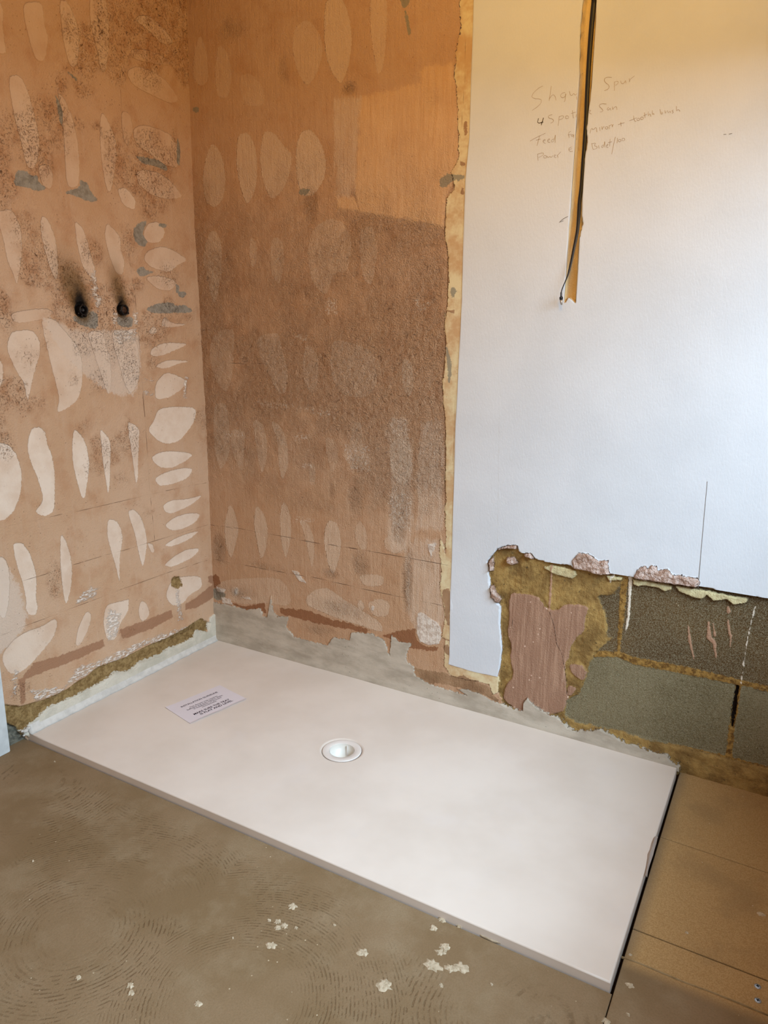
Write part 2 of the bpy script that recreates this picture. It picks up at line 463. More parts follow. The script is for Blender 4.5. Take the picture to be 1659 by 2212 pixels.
for fr, pts in [('A', [(130,1330),(200,1330),(250,1370),(290,1360),(300,1420),(370,1470),(290,1490),(200,1460),(95,1440)]),
 ('A', [(620,1400),(680,1420),(710,1500),(770,1560),(700,1575),(600,1530),(500,1500),(560,1480),(620,1460)]),
 ('A', [(1050,1210),(1150,1230),(1220,1240),(1300,1290),(1310,1340),(1220,1300),(1100,1270)]),
 ('A', [(430,720),(460,790),(490,860),(490,1000),(470,960),(450,850)]),
 ('A', [(510,550),(580,590),(620,640),(580,620)]),
 ('A', [(1380,1060),(1405,1150),(1400,1300),(1375,1260)]),
 ('B', [(1040,200),(1080,150),(1150,130),(1120,200),(1110,240),(1150,290),(1130,340),(1070,320),(1040,260)]),
 ('B', [(1240,150),(1300,160),(1290,190),(1240,180)]),
 ('B', [(1060,520),(1110,485),(1140,520),(1210,530),(1130,560),(1090,570)]),
 ('B', [(1380,680),(1460,690),(1430,740),(1390,720)]),
 ('B', [(1130,820),(1220,780),(1330,765),(1380,800),(1440,785),(1500,830),(1480,850),(1330,850),(1270,855),(1180,850)]),
 ('B', [(570,870),(640,890),(720,830),(765,870),(765,950),(740,980),(680,960),(620,940),(575,910)]),
 ('B', [(905,880),(1040,880),(1030,970),(920,950)]),
 ('B', [(1370,620),(1400,640),(1390,700),(1370,690)])]:
    LW.poly('grey', px(fr, pts), 1)
for fr, pts in [('D', [(170,860),(240,770),(420,720),(740,600),(750,650),(560,740),(330,830),(150,900)]),
 ('D', [(860,530),(1000,480),(1230,390),(1240,440),(1100,520),(880,600)]),
 ('D', [(1330,350),(1420,290),(1530,200),(1530,300),(1420,370),(1330,390)]),
 ('D', [(1490,150),(1535,140),(1535,210),(1495,190)]),
 ('D', [(130,880),(180,880),(180,1060),(150,1060)])]:
    LW.poly('band', px(fr, pts), 0)
SANDL = px('D', [(-40,1060),(150,1080),(330,1030),(480,960),(560,900),(620,870),(700,800),(900,730),(1050,650),(1220,580),(1330,520),(1440,450),(1500,480),(1480,540),(1400,560),(1380,610),(1270,660),(1150,720),(1000,770),(930,840),(810,850),(730,940),(640,970),(500,1040),(340,1110),(250,1210),(160,1300),(60,1300),(-40,1300)])
LW.poly('sand', SANDL, 0)
LW.poly('sand', px('D', [(1230,155),(1290,150),(1315,210),(1290,240),(1230,230)]), 1)
LW.poly('block', px('D', [(-60,1230),(60,1205),(120,1230),(170,1290),(200,1330),(0,1440),(-60,1440)]), 0)
UPL = px('D', [(1560,395),(1560,640),(200,1300),(140,1262),(240,1190),(340,1090),(500,1020),(640,955),(740,900),(820,835),(930,825),(1000,760),(1150,700),(1220,660),(1270,645),(1380,590),(1400,530),(1480,545),(1490,470),(1500,440)])
LW.poly('upstand', UPL, 0)
for fr, pts in [('D', [(480,920),(560,800),(700,760),(830,700),(1000,620),(1200,560),(1420,480),(1380,530),(1150,620),(1020,640),(900,730),(700,800),(560,890)]),
 ('D', [(220,970),(300,960),(470,940),(430,1000),(260,1040)]),
 ('D', [(600,260),(650,230),(710,230),(680,290),(600,330),(540,340)]),
 ('D', [(790,380),(860,420),(830,590),(780,600),(760,500)]),
 ('D', [(1260,260),(1280,260),(1310,460),(1280,460)]),
 ('D', [(100,820),(130,830),(110,1000),(95,1000)]),
 ('B', [(700,540),(740,520),(760,700),(800,740),(760,830),(720,700)]),
 ('B', [(880,840),(920,850),(900,940),(870,990)]), ('B', [(1040,850),(1075,850),(1065,930),(1045,930)]), ('B', [(880,990),(1060,985),(1050,1060),(930,1090)]),
 ('B', [(1130,1370),(1200,1372),(1200,1385),(1125,1385)]), ('B', [(1120,1465),(1200,1470),(1200,1485),(1125,1480)]),
 ('B', [(1440,1350),(1460,1350),(1445,1520),(1430,1520)])]:
    LW.poly('white', px(fr, pts), 0)
LW.poly('pale', px('B', [(330,870),(600,1000),(1080,980),(1100,1250),(1060,1480),(900,1500),(600,1300),(380,1000)]), 1)
LW.poly('pale', px('D', [(0,0),(150,250),(200,500),(20,700),(-60,700),(-60,0)]), 1)
for pts in [('C', [(-40,980),(200,925),(380,885),(700,820),(1110,720),(1440,650),(1540,633)]),
            ('C', [(1065,-30),(1085,200),(1105,460),(1120,700),(1140,900),(1155,1060)]),
            ('B', [(1000,380),(1050,700),(1100,1230),(1130,1659)]), ('A', [(940,700),(965,1100),(990,1500)]),
            ('C', [(550,1245),(800,1170),(1020,1110),(1300,1020),(1550,945)]), ('C', [(140,1380),(270,1335),(360,1310)]),
            ('C', [(-40,1790),(300,1659),(880,1440),(1230,1310),(1550,1210)])]:
    LW.line('line', px(*pts), .0003)
R2 = []
def sp(fr, x, y, rx, ry, a):
    p = px(fr, [(x, y)])[0]; return (p, rx, ry, a)
LW.blobs('rough', [sp('A', 870, 320, .03, .06, 1), sp('A', 900, 1250, .05, .09, .9), sp('A', 400, 950, .09, .09, .8), sp('A', 560, 260, .05, .07, .7),
  sp('A', 1130, 250, .07, .05, .9), sp('A', 1160, 620, .08, .05, .7), sp('A', 150, 1000, .10, .05, .9), sp('A', 1100, 1150, .05, .05, .9), sp('A', 1360, 1150, .02, .07, .9),
  sp('A', 650, 680, .05, .04, .8), sp('A', 1120, 1400, .05, .05, .8), sp('B', 200, 200, .06, .08, .7), sp('B', 420, 450, .05, .05, .7), sp('B', 720, 380, .04, .05, .9),
  sp('B', 1000, 300, .04, .08, .8), sp('B', 1300, 560, .08, .05, .7), sp('B', 30, 830, .03, .07, 1), sp('B', 1200, 1000, .09, .06, .95), sp('B', 860, 1100, .07, .06, .9), sp('B', 1020, 1280, .05, .08, .9),
  sp('B', 760, 1380, .05, .05, .8), sp('B', 200, 1200, .05, .05, .6), sp('B', 560, 1330, .04, .06, .5), sp('B', 150, 1560, .10, .03, .8), sp('B', 1180, 1240, .04, .04, .8),
  sp('C', 620, 200, .04, .03, .6), sp('C', 900, 600, .05, .04, .5), sp('C', 400, 1350, .03, .07, .95), sp('C', 40, 350, .03, .05, .9), sp('C', 1100, 850, .05, .02, .5), sp('C', 800, 1290, .03, .04, .4),
  sp('D', 900, 560, .09, .03, .6), sp('D', 150, 960, .05, .05, .7), sp('B', 350, 1100, .03, .03, .4)])
wide = noise(LW.U, LW.V, 5, 5, 4)
LW.attr['rough'] = np.clip(np.maximum(LW.attr['rough'], .9 * ss(wide, .5, .68) * ss(LW.V, .45, 1.0)) * (.55 + .9 * noise(LW.U, LW.V, 30, 6, 3)), 0, 1)
# soot plumes above the two cut pipes
PIPES = [px('B', [(642, 828)])[0], px('B', [(962, 826)])[0]]
soot = np.zeros(LW.U.shape)
for (pp, axis, wd, amt) in [(PIPES[0], [(642,828),(600,700),(530,560),(500,430),(480,250)], 1.0, 1.0), (PIPES[1], [(962,826),(930,700),(890,560),(880,430),(870,300)], .72, .85)]:
    A = np.array([on_left(q) for q in px('B', axis)])
    for k in range(40):
        f = k / 39; i = min(int(f * 4), 3); g = f * 4 - i
        c = A[i] * (1 - g) + A[i + 1] * g
        r = (.024 + .042 * f) * wd
        d2 = ((LW.U - c[0]) / r) ** 2 + ((LW.V - c[1]) / (r * 1.3)) ** 2
        soot = np.maximum(soot, amt * (1 - f) ** 1.5 * 1.15 * np.exp(-d2 * .9))
LW.attr['soot'] = np.clip(soot, 0, 1.2)
# heights
U, V = LW.U, LW.V
up_ = ss(LW.attr['upstand'] + .004 * (noise(U, V, 90, 3, 3) - .5), -.0012, .0018)
sd_ = ss(LW.attr['sand'], -.001, .003)
HL = bend(V) + .0016 * (noise(U, V, 6, 21, 3) - .5) + .0018 * LW.attr['rough'] * (noise(U, V, 70, 22, 3) - .5) * 2
HL -= .0012 * ss(LW.attr['leaf'], -.001, .001) * (1 - LW.attr['rough'])
HL -= sd_ * (.007 + .004 * (noise(U, V, 60, 23, 3) - .5)) + ss(LW.attr['block'], -.001, .003) * .011
HL += up_ * (.0075 + .0012 * noise(U, V, 25, 24, 3))
HL += ss(LW.attr['white'], -.002, .002) * .0022 * noise(U, V, 110, 25, 3)
for pp in PIPES:      # sockets chopped round the pipes
    c = on_left(pp); d = np.sqrt((U - c[0]) ** 2 + (V - c[1]) ** 2) + .006 * (noise(U, V, 60, 26, 3) - .5)
    HL -= .016 * ss(d, .027, .017)
HL += ss(-U, -.0001, .0001) * 0
matL = left_material()
selU = (LW.attr['upstand'] + .004 * (noise(U, V, 90, 3, 3) - .5)) > 0
fsU = selU[:-1, :-1] & selU[1:, 1:] 
cut = np.ones_like(fsU)
wl = structure(grid_mesh('wall_left', HL, U, V, LW.attr, matL, ~fsU))
grid_mesh('sealing_upstand', HL, U, V, LW.attr, matL, fsU, parent=wl)

# ================================================================== BACK WALL
xs = np.concatenate([np.arange(-.03, 1.96, .0025), np.arange(1.965, 2.7, .02)])
BW = Field(xs, zs, on_back)
LEAVES_B = [
 ('E', [(770,20),(800,-20),(870,-10),(910,110),(920,240),(900,370),(860,470),(820,420),(780,330),(765,200)], .55),
 ('E', [(600,150),(680,100),(750,200),(760,300),(720,420),(670,480),(620,400),(590,280)], .35),
 ('E', [(1020,-30),(1115,-30),(1110,200),(1090,380),(1060,420),(1040,300),(1020,150)], .4),
 ('E', [(180,240),(230,280),(260,400),(240,540),(180,540),(160,420)], .3),
 ('E', [(80,180),(120,280),(130,450),(80,480),(40,420),(50,300)], .3),
 ('E', [(300,420),(360,400),(430,480),(440,580),(340,590),(300,500)], .25),
 ('E', [(150,780),(200,850),(225,980),(210,1100),(160,1150),(110,1110),(95,980),(115,860)], .6),
 ('E', [(290,740),(350,730),(390,820),(400,960),(380,1070),(340,1135),(305,1040),(280,900)], .6),
 ('E', [(430,720),(490,730),(540,800),(590,850),(575,970),(530,1060),(475,1105),(430,1010),(410,880)], .55),
 ('E', [(640,720),(700,715),(750,790),(780,900),(760,1010),(700,1080),(640,1080),(610,960),(610,810)], .65),
 ('E', [(130,1280),(170,1270),(200,1340),(200,1500),(165,1700),(125,1560),(95,1420)], .6),
 ('E', [(360,1300),(395,1340),(395,1440),(370,1480),(350,1400)], .45),
 ('E', [(470,1310),(530,1310),(550,1440),(520,1580),(470,1500)], .4),
 ('E', [(700,1260),(800,1200),(880,1230),(920,1330),(900,1500),(820,1500),(780,1640),(700,1560),(670,1400)], .4),
 ('E', [(970,1250),(1040,1250),(1060,1400),(1030,1580),(980,1540),(960,1380)], .4),
 ('F', [(110,350),(170,305),(240,310),(235,450),(220,620),(190,690),(140,640),(95,520),(90,420)], .4),
 ('F', [(370,350),(500,320),(520,420),(560,560),(550,680),(500,700),(440,560),(390,480)], .4),
 ('F', [(680,390),(740,470),(740,620),(700,700),(650,620),(650,450)], .35),
 ('F', [(820,360),(980,400),(1080,450),(1090,650),(1020,720),(870,700),(810,560)], .35),
 ('F', [(1240,480),(1300,500),(1310,640),(1280,720),(1240,640)], .5),
 ('F', [(110,760),(190,740),(210,900),(210,1060),(155,1160),(120,1040)], .5),
 ('F', [(230,900),(300,920),(295,1080),(285,1170),(230,1060),(210,960)], .45),
 ('F', [(340,840),(410,870),(435,980),(430,1100),(400,1180),(375,1050)], .5),
 ('F', [(450,850),(510,880),(555,980),(560,1120),(525,1220),(500,1100),(500,980)], .55),
 ('F', [(780,940),(850,980),(860,1100),(820,1180),(790,1060)], .35),
 ('F', [(950,860),(1000,860),(1000,1000),(1060,1100),(950,1150),(880,1060),(930,980)], .4),
 ('F', [(1170,960),(1290,960),(1300,1180),(1240,1250),(1170,1180)], .7),
 ('F', [(680,1100),(720,1110),(725,1230),(690,1250)], .4),
 ('G', [(180,-40),(215,20),(238,120),(215,230),(190,300),(160,220),(150,100)], .6),
 ('G', [(340,-30),(390,30),(412,130),(400,240),(370,310),(345,200),(325,80)], .6),
 ('G', [(500,-60),(545,20),(553,150),(520,310),(490,200),(480,60)], .55),
 ('G', [(600,60),(650,80),(690,180),(685,290),(675,360),(650,250),(620,120)], .45),
 ('G', [(780,60),(830,90),(850,200),(830,320),(800,400),(770,330),(745,200),(750,110)], .65),
 ('G', [(920,130),(960,60),(1000,130),(1005,240),(960,240)], .4),
 ('G', [(640,520),(700,475),(770,470),(850,530),(960,600),(1090,680),(1100,740),(980,700),(850,660),(700,600),(640,570)], .6),
 ('G', [(1000,560),(1080,530),(1140,560),(1130,640),(1040,640)], .5),
 ('G', [(110,430),(300,410),(480,410),(540,480),(550,580),(400,560),(250,570),(140,520)], .35),
 ('G', [(200,480),(225,470),(230,500),(210,515)], .9),
 ('G', [(1100,170),(1200,150),(1240,220),(1180,270),(1110,240)], .4),
 ('G', [(950,390),(1100,390),(1100,460),(980,460)], .5),
 ('G', [(945,545),(975,545),(990,600),(950,605)], .7)]
BW.attr['leafamt'] = np.full(BW.U.shape, .45)
for fr, pts, amt in LEAVES_B:
    P = px(fr, pts); BW.poly('leaf', P)
    M = np.array([on_back(p) for p in P]); s = BW.window(M, .012)
    tmp = Field(BW.us[s[0]], BW.vs[s[1]], on_back); tmp.poly('k', P)
    BW.attr['leafamt'][s] = np.where(tmp.attr['k'] > -.006, amt, BW.attr['leafamt'][s])
BW.poly('pale', px('E', [(820,550),(970,530),(930,1080),(830,1090)]), 0)
BW.poly('patch', px('E', [(970,530),(1060,510),(1300,460),(1295,380),(1470,350),(1500,560),(1500,940),(1430,1100),(1430,1250),(1240,1220),(1180,1210),(960,1170),(935,1080),(950,800)]), 0)
BW.poly('patch', px('E', [(830,1090),(930,1080),(960,1165),(840,1150)]), 0)
BW.poly('pale', px('F', [(1360,870),(1480,850),(1480,1500),(1330,1500),(1330,1100)]), 0)
BW.poly('pale', px('F', [(1140,830),(1290,840),(1310,1640),(1150,1640),(1180,1200)]), 1)
BW.poly('pale', px('G', [(1240,180),(1480,180),(1480,760),(1240,700)]), 1)
for fr, pts in [('E', [(1185,-20),(1240,-20),(1240,20),(1200,50)]), ('E', [(1405,980),(1450,955),(1490,965),(1540,970),(1540,990),(1470,1000),(1430,1040),(1405,1020)]),
   ('E', [(640,1040),(690,1040),(670,1080),(620,1070)]), ('E', [(1460,1590),(1490,1580),(1490,1630),(1470,1645)]), ('F', [(1500,390),(1530,470),(1540,560),(1520,650),(1510,520)]),
   ('E', [(40,590),(75,590),(75,620),(45,620)]), ('E', [(1205,60),(1220,60),(1250,190),(1230,190)]), ('F', [(1540,60),(1565,60),(1560,100),(1530,115)]),
   ('G', [(80,465),(160,500),(150,545),(85,540)])]:
    BW.poly('grey', px(fr, pts), 1)
for fr, pts in [('G', [(480,590),(640,600),(800,660),(860,670),(1020,720),(1000,740),(860,710),(740,690),(580,650),(480,620)]),
   ('G', [(1090,755),(1200,725),(1290,715),(1300,780),(1340,815),(1430,825),(1420,850),(1260,830),(1160,780)]),
   ('G', [(170,550),(260,580),(390,560),(400,620),(380,610),(280,600),(200,570)]), ('G', [(100,380),(130,440),(90,470),(80,400)])]:
    BW.poly('band', px(fr, pts), 0)
# cream paint strip beside the white board
BW.poly('cream', mixed(('H', [(110,-40),(105,150),(75,330),(85,500),(95,700),(98,800),(60,870),(75,960),(35,1000),(25,1180),(45,1300),(40,1500),(30,1638)]),
   ('F', [(1495,200),(1500,420),(1480,650),(1500,900),(1500,1300),(1500,1659)]), ('G', [(1440,150),(1440,450),(1470,640),(1450,760),(1500,790)]),
   ('I', [(90,1000),(80,1250),(160,1330),(400,1380),(480,1400),(520,1490),(560,1480),(590,1360),(560,1330),(140,1225),(160,900),(160,500),(170,0)]),
   ('F', [(1590,1200),(1600,500)]), ('H', [(140,1600),(160,700),(185,300),(190,-40)])), 0)
# white skimmed board
BL = [(1025,-40),(1022,64),(1018,171),(1014,299),(1006,385),(1000,555),(998,650),(993,745),(984,925),(979,1100),(976,1208),(973,1281),(971,1418)]
HOLE_TOP = [('I', [(120,1222),(345,1290),(560,1335),(580,1250),(600,1080),(580,850),(585,700),(500,620),(490,500),(470,300),(560,190),(650,160),(740,160),(740,210),(780,230),(860,230),(900,280),(1000,310),(1220,340)]),
            ('J', [(140,245),(300,260),(440,290),(600,312),(800,335),(1110,385),(1400,440),(1660,483),(1800,510)])]
def ext(poly_back):  # close far right of frame in metric: handled by pixel points well outside the picture
    return poly_back
BOARD = BL + mixed(*HOLE_TOP) + [(2600, 1500), (2900, -300), (1800, -600), (1025, -400)]
BW.poly('board', BOARD, 0)
# hole where the plaster has been hacked off (base colour sandy mortar)
HOLE = mixed(('I', [(600,1540),(560,1480),(580,1250),(600,1080),(580,850),(585,700),(500,620),(490,500),(470,300),(560,190),(650,160),(740,160),(740,210),(780,230),(860,230),(900,280),(1000,310),(1220,340)]),
             ('J', [(140,245),(300,260),(440,290),(600,312),(800,335),(1110,385),(1400,440),(1660,483),(1800,510)])) + [(2600, 1500), (2600, 2500), (1800, 1900)] + mixed(
             ('J', [(1659,2300),(960,2000),(890,1850),(430,1640),(250,1590),(60,1530)]), ('I', [(980,1720),(790,1720),(600,1640)]))
BW.poly('hole', HOLE, 0)
PINK = px('I', [(670,590),(830,600),(930,640),(1000,740),(1080,750),(1140,700),(1240,690),(1380,720),(1330,820),(1330,930),(1250,1000),(1200,1100),(1190,1180),(1150,1250),(1170,1450),(1190,1540),(1130,1680),(790,1660),(600,1560),(620,1420),(700,1340),(660,1170),(680,1080),(640,950),(660,800),(650,700)])
BW.poly('pink', PINK, 1)
BW.poly('pink', px('I', [(1190,1240),(1290,1220),(1350,1290),(1330,1390),(1230,1330)]), 1)
BW.poly('pink', px('I', [(1180,1420),(1260,1440),(1230,1500),(1180,1520)]), 1)
BLOCK = px('J', [(320,470),(340,520),(380,600),(400,790),(430,800),(320,900),(270,960),(230,1100),(180,1230),(90,1280),(60,1380),(90,1440),(250,1480),(420,1520),(880,1630),(1340,1740),(1659,1830)]) + [(2600, 1900), (2600, 1500)] + px('J', [(1659,490),(1400,440),(1110,385),(600,330),(520,335),(490,400),(440,460)])
BW.poly('block', BLOCK, 1)
BW.line('mortar', px('J', [(300,925),(480,930),(620,985),(1000,1055),(1430,1150),(1659,1205),(2400,1400)]), [.009,.008,.011,.011,.008,.007,.007])
BW.line('mortar', px('J', [(530,330),(512,560),(495,760),(482,925)]), [.009,.008,.006,.003])
BW.line('mortar', px('J', [(1425,1165),(1370,1530),(1350,1740)]), [.007,.007,.008])
BW.line('gap', px('J', [(1415,1185),(1385,1400),(1374,1500)]), [.004,.006,.003])
BW.line('mortar', px('J', [(880,1635),(1340,1745),(1659,1835),(2400,2050)]), [.004,.006,.008,.008])
for fr, pts in [('I', [(960,360),(1030,340),(1150,360),(1250,390),(1260,430),(1220,460),(1060,420)]), ('J', [(390,305),(520,320),(510,345),(410,345)]),
   ('J', [(600,335),(690,345),(800,370),(910,390),(900,420),(850,430),(790,400),(700,385),(640,390),(600,375)]),
   ('J', [(930,390),(1100,410),(1300,450),(1505,490),(1490,520),(1390,540),(1340,495),(1230,505),(1180,460),(1140,490),(1080,480),(960,430)])]:
    BW.poly('flake', px(fr, pts), 0)
for fr, pts in [('I', [(1230,290),(1290,220),(1380,230),(1460,290),(1550,290),(1560,390),(1600,430),(1450,420),(1350,390),(1240,370)]),
   ('J', [(605,320),(640,250),(700,220),(720,250),(750,215),(790,225),(800,260),(880,245),(910,290),(1000,300),(1110,320),(1130,350),(1100,400),(900,370),(700,345)]),
   ('I', [(560,190),(650,158),(740,152),(735,195),(640,190),(560,205)]), ('I', [(780,235),(850,222),(890,265),(880,285),(800,260)]), ('I', [(475,300),(520,260),(520,390),(490,390)]),
   ('I', [(490,520),(520,520),(590,640),(570,680),(500,620)]), ('I', [(640,270),(700,265),(740,320),(690,340),(640,310)])]:
    BW.poly('clump', px(fr, pts), 0)
BW.line('drip', px('J', [(580,325),(572,420),(568,520),(560,640),(545,720),(535,762)]), [.005,.004,.0035,.003,.003,.001])
BW.line('drip', px('J', [(455,300),(430,325),(420,360)]), [.002,.003,.002])
BW.line('drip', px('J', [(1555,560),(1520,700),(1480,900),(1445,1160)]), .0011)
BW.line('tan', px('J', [(1030,700),(1040,800),(1060,900),(1075,970)]), [.001,.0035,.0025,.001])
BW.line('tan', px('J', [(1190,680),(1195,800),(1235,840),(1250,960)]), [.002,.006,.005,.001])
BW.line('tan', px('J', [(1225,690),(1240,780)]), [.001,.003])
BW.line('tan', px('J', [(1345,660),(1350,740),(1365,790),(1360,870)]), [.002,.003,.003,.001])
BW.line('tan', px('J', [(1345,560),(1345,595)]), [.002,.0045])
BW.line('tan', px('I', [(1040,340),(1030,500),(1015,740)]), [.002,.003,.0032])
BW.poly('brownstrip', mixed(('G', [(1280,945),(1440,975)]), ('I', [(0,1290),(100,1300),(170,1340),(250,1320),(400,1390),(480,1420),(510,1490),(570,1540),(560,1560),(400,1480),(250,1440),(100,1400),(0,1390)]), ('G', [(1400,1050),(1300,1000)])), 0)
BW.poly('brownstrip', px('I', [(70,560),(110,540),(135,560),(140,640),(160,730),(130,740),(130,900),(100,860),(80,700),(60,620)]), 1)
BW.poly('brownstrip', px('I', [(70,1060),(110,1040),(135,1070),(130,1150),(90,1120)]), 1)
BW.poly('brownstrip', px('H', [(125,610),(140,620),(140,680),(120,690)]), 1)
BW.poly('brownstrip', px('H', [(100,815),(125,820),(140,835),(110,845)]), 1)
BW.poly('brownstrip', px('H', [(108,945),(125,950),(122,985),(108,980)]), 1)
BW.poly('brownstrip', px('F', [(1510,190),(1550,195),(1550,212),(1510,208)]), 0)
UPB = mixed(('G', [(60,555),(90,555),(180,570),(290,600),(370,590),(385,640),(410,640),(430,515),(442,600),(470,640),(540,640),(520,700),(570,760),(680,790),(770,810),(800,765),(900,780),(910,735),(1030,740),(1110,785),(1140,870),(1150,750),(1180,770),(1200,790),(1270,800),(1240,860),(1245,910),(1285,940),(1290,990),(1400,1050),(1500,1080),(1600,1110)]),
            ('I', [(200,1440),(300,1450),(400,1480),(500,1540),(580,1570),(640,1600),(785,1640),(790,1560),(825,1525),(900,1600),(980,1650)]),
            ('J', [(0,1400),(60,1440),(100,1490),(160,1515),(260,1510),(350,1500),(430,1540),(500,1580),(640,1630),(760,1680),(870,1700),(890,1740),(975,1790),(970,1830),(0,1600)]), ('G', [(1659,1260),(60,830)]))
BW.poly('upstand', UPB, 0)
for fr, pts in [('G', [(1362,205),(1418,203),(1400,245),(1385,285),(1370,240)]), ('G', [(1305,620),(1330,615),(1360,640),(1430,680),(1450,740),(1440,800),(1380,812),(1320,790),(1300,740)]),
   ('G', [(1030,575),(1045,580),(1040,605),(1027,600)]), ('G', [(555,365),(590,370),(640,440),(600,430)]), ('G', [(255,525),(300,525),(310,540),(270,535)]),
   ('G', [(210,475),(228,470),(230,505),(212,510)]), ('G', [(100,460),(160,480),(150,500),(110,490)]), ('G', [(130,520),(190,540),(200,570),(140,560)])]:
    BW.poly('white', px(fr, pts), 0)
for fr, pts in [('F', [(590,940),(690,940),(680,972),(600,975)]), ('F', [(770,130),(850,130),(850,215),(780,215)]), ('F', [(600,340),(680,345),(670,370),(600,365)]),
   ('F', [(1320,130),(1410,150),(1360,200),(1320,200)]), ('F', [(380,740),(830,800),(830,830),(600,780),(400,760)]), ('F', [(610,1435),(720,1440),(700,1455),(600,1460)]),
   ('F', [(180,920),(310,925),(310,950),(180,950)]), ('F', [(640,1110),(700,1110),(700,1135),(650,1130)]), ('F', [(1160,840),(1270,850),(1280,960),(1180,930)]),
   ('F', [(900,1000),(1050,1000),(1050,1150),(920,1150)]), ('F', [(1160,1280),(1300,1300),(1290,1520),(1180,1480)])]:
    BW.poly('scratch', px(fr, pts), 0)
for seg in [('F', [(180,510),(450,512)]), ('F', [(730,523),(790,527)]), ('F', [(890,533),(960,537)]), ('F', [(1310,545),(1400,550)]), ('F', [(1490,1160),(1560,1165)]),
            ('F', [(90,1475),(250,1495)]), ('F', [(250,1495),(410,1525)]), ('F', [(410,1525),(560,1550),(700,1580),(880,1605),(1050,1630)]),
            ('G', [(560,170),(950,240),(1250,290),(1500,337)]), ('G', [(380,355),(700,410),(1000,480),(1300,545),(1450,575)]), ('G', [(100,300),(380,355)])]:
    BW.line('line', px(*seg), .0003)
BW.line('line', px('H', [(130,200),(128,400),(105,700)]), .0002)
BW.line('line', px('F', [(1560,700),(1545,1100)]), .0002)
BW.line('line', px('I', [(690,820),(680,900)]), .0002)
BW.line('line', px('I', [(1020,760),(1060,880),(1085,1050),(1130,1130),(1160,1290),(1175,1500)]), .0004)
BW.line('seam', [(1079,900),(1077,1050),(1075,1180)], .0004)
# chase cut for the cable
CH_L = px('H', [(736,-40),(730,0),(715,130),(710,380),(696,560),(690,700),(672,950),(655,1150),(640,1400),(632,1530)])
CH_R = px('H', [(686,1530),(695,1350),(705,1200),(716,1150),(722,1130),(715,1080),(730,800),(745,720),(740,650),(755,520),(765,440),(772,330),(785,120),(790,0),(794,-40)])
CH_B = px('H', [(650,1500),(668,1512)])
BW.poly('chase', [(1268, -90)] + CH_L + CH_B + CH_R + [(1290, -90)], 0)
# roughness
BW.blobs('rough', [sp('E', 580, 1080, .12, .05, .3), sp('E', 1200, 1340, .06, .08, .95), sp('E', 690, 1150, .04, .07, .9), sp('E', 1160, 850, .04, .05, .7), sp('E', 260, 160, .08, .05, .6),
  sp('E', 900, 490, .03, .02, .9), sp('E', 540, 380, .03, .05, .6), sp('E', 1350, 560, .04, .06, .6), sp('E', 800, 1450, .18, .16, .75), sp('E', 1300, 1500, .12, .16, .75),
  sp('F', 650, 60, .15, .08, .8), sp('F', 1150, 200, .14, .18, .85), sp('F', 1170, 620, .08, .08, 1), sp('F', 500, 600, .08, .06, .8), sp('F', 640, 520, .04, .08, .85), sp('F', 1400, 580, .04, .06, .8),
  sp('F', 950, 330, .05, .04, 1), sp('F', 270, 430, .03, .07, .8), sp('F', 420, 740, .05, .03, .8), sp('F', 1220, 890, .05, .04, .95), sp('F', 980, 1110, .06, .05, 1), sp('F', 1000, 960, .03, .09, .8),
  sp('F', 960, 1310, .04, .09, .9), sp('F', 1220, 1380, .05, .08, 1), sp('F', 820, 1280, .02, .05, .7), sp('F', 1080, 1180, .04, .04, .6), sp('F', 220, 980, .03, .06, .6), sp('G', 1240, 430, .02, .12, 1),
  sp('G', 1190, 120, .03, .06, .9), sp('G', 120, 240, .04, .06, 1), sp('G', 960, 330, .04, .05, .8), sp('G', 780, 390, .04, .02, .8), sp('G', 400, 350, .10, .02, .6), sp('G', 850, 600, .15, .04, .6), sp('G', 230, 500, .10, .03, .7),
  sp('G', 1350, 330, .05, .05, .4), sp('G', 700, 720, .1, .03, .6), sp('G', 120, 500, .03, .03, 1)])
U, V = BW.U, BW.V
wide = noise(U, V, 4, 15, 4)
midz = ss(V, .5, .8) * ss(V, 1.75, 1.35)
R = np.clip(np.maximum(BW.attr['rough'], (.35 + .55 * ss(wide, .42, .62)) * midz + .25) * (.6 + .8 * noise(U, V, 26, 16, 3)), 0, 1)
sm = ss(BW.attr['patch'], -.005, .005)
R = R * (1 - .45 * sm)
off = np.maximum(ss(BW.attr['board'], -.002, .002), ss(BW.attr['cream'], -.002, .002))
BW.attr['rough'] = R * (1 - off)
# heights (towards the room positive)
n90 = noise(U, V, 95, 31, 3); n40 = noise(U, V, 40, 32, 3); n20 = noise(U, V, 18, 33, 3)
def m_(k, a=0.0, wd=.0013): return ss(BW.attr[k] + a, -wd, wd)
jit = .006 * (n90 - .5)
HB = .002 * (noise(U, V, 5, 34, 3) - .5) * (1 - off) + BW.attr['rough'] * .0060 * (noise(U, V, 75, 35, 3) - .5)
HB -= .0008 * m_('leaf') * (1 - BW.attr['rough'])
brd = m_('board', 0)
crm = m_('cream', jit)
HB = HB * (1 - crm) + crm * .0006
HB = HB * (1 - brd) + brd * .0025
hol = m_('hole', jit * .8)
pk, bk = m_('pink', jit * .5), m_('block', jit)
inner = -.010 + .007 * (n40 - .5) + .004 * (n90 - .5)
inner = inner * (1 - pk) + pk * (-.006 + .0012 * n20)
inner = inner * (1 - bk) + bk * (-.015 + .0006 * (n90 - .5))
mo = m_('mortar', jit) * ss(BW.attr['block'], -.01, .0)
inner = inner * (1 - mo) + mo * (-.0135 + .005 * (n90 - .5))
inner = inner - m_('gap') * .012
HB = HB * (1 - hol) + hol * inner
fl = m_('flake', jit * .5)
HB = HB * (1 - fl) + fl * (-.004 + .001 * n20)
ups = m_('upstand', jit * .8)
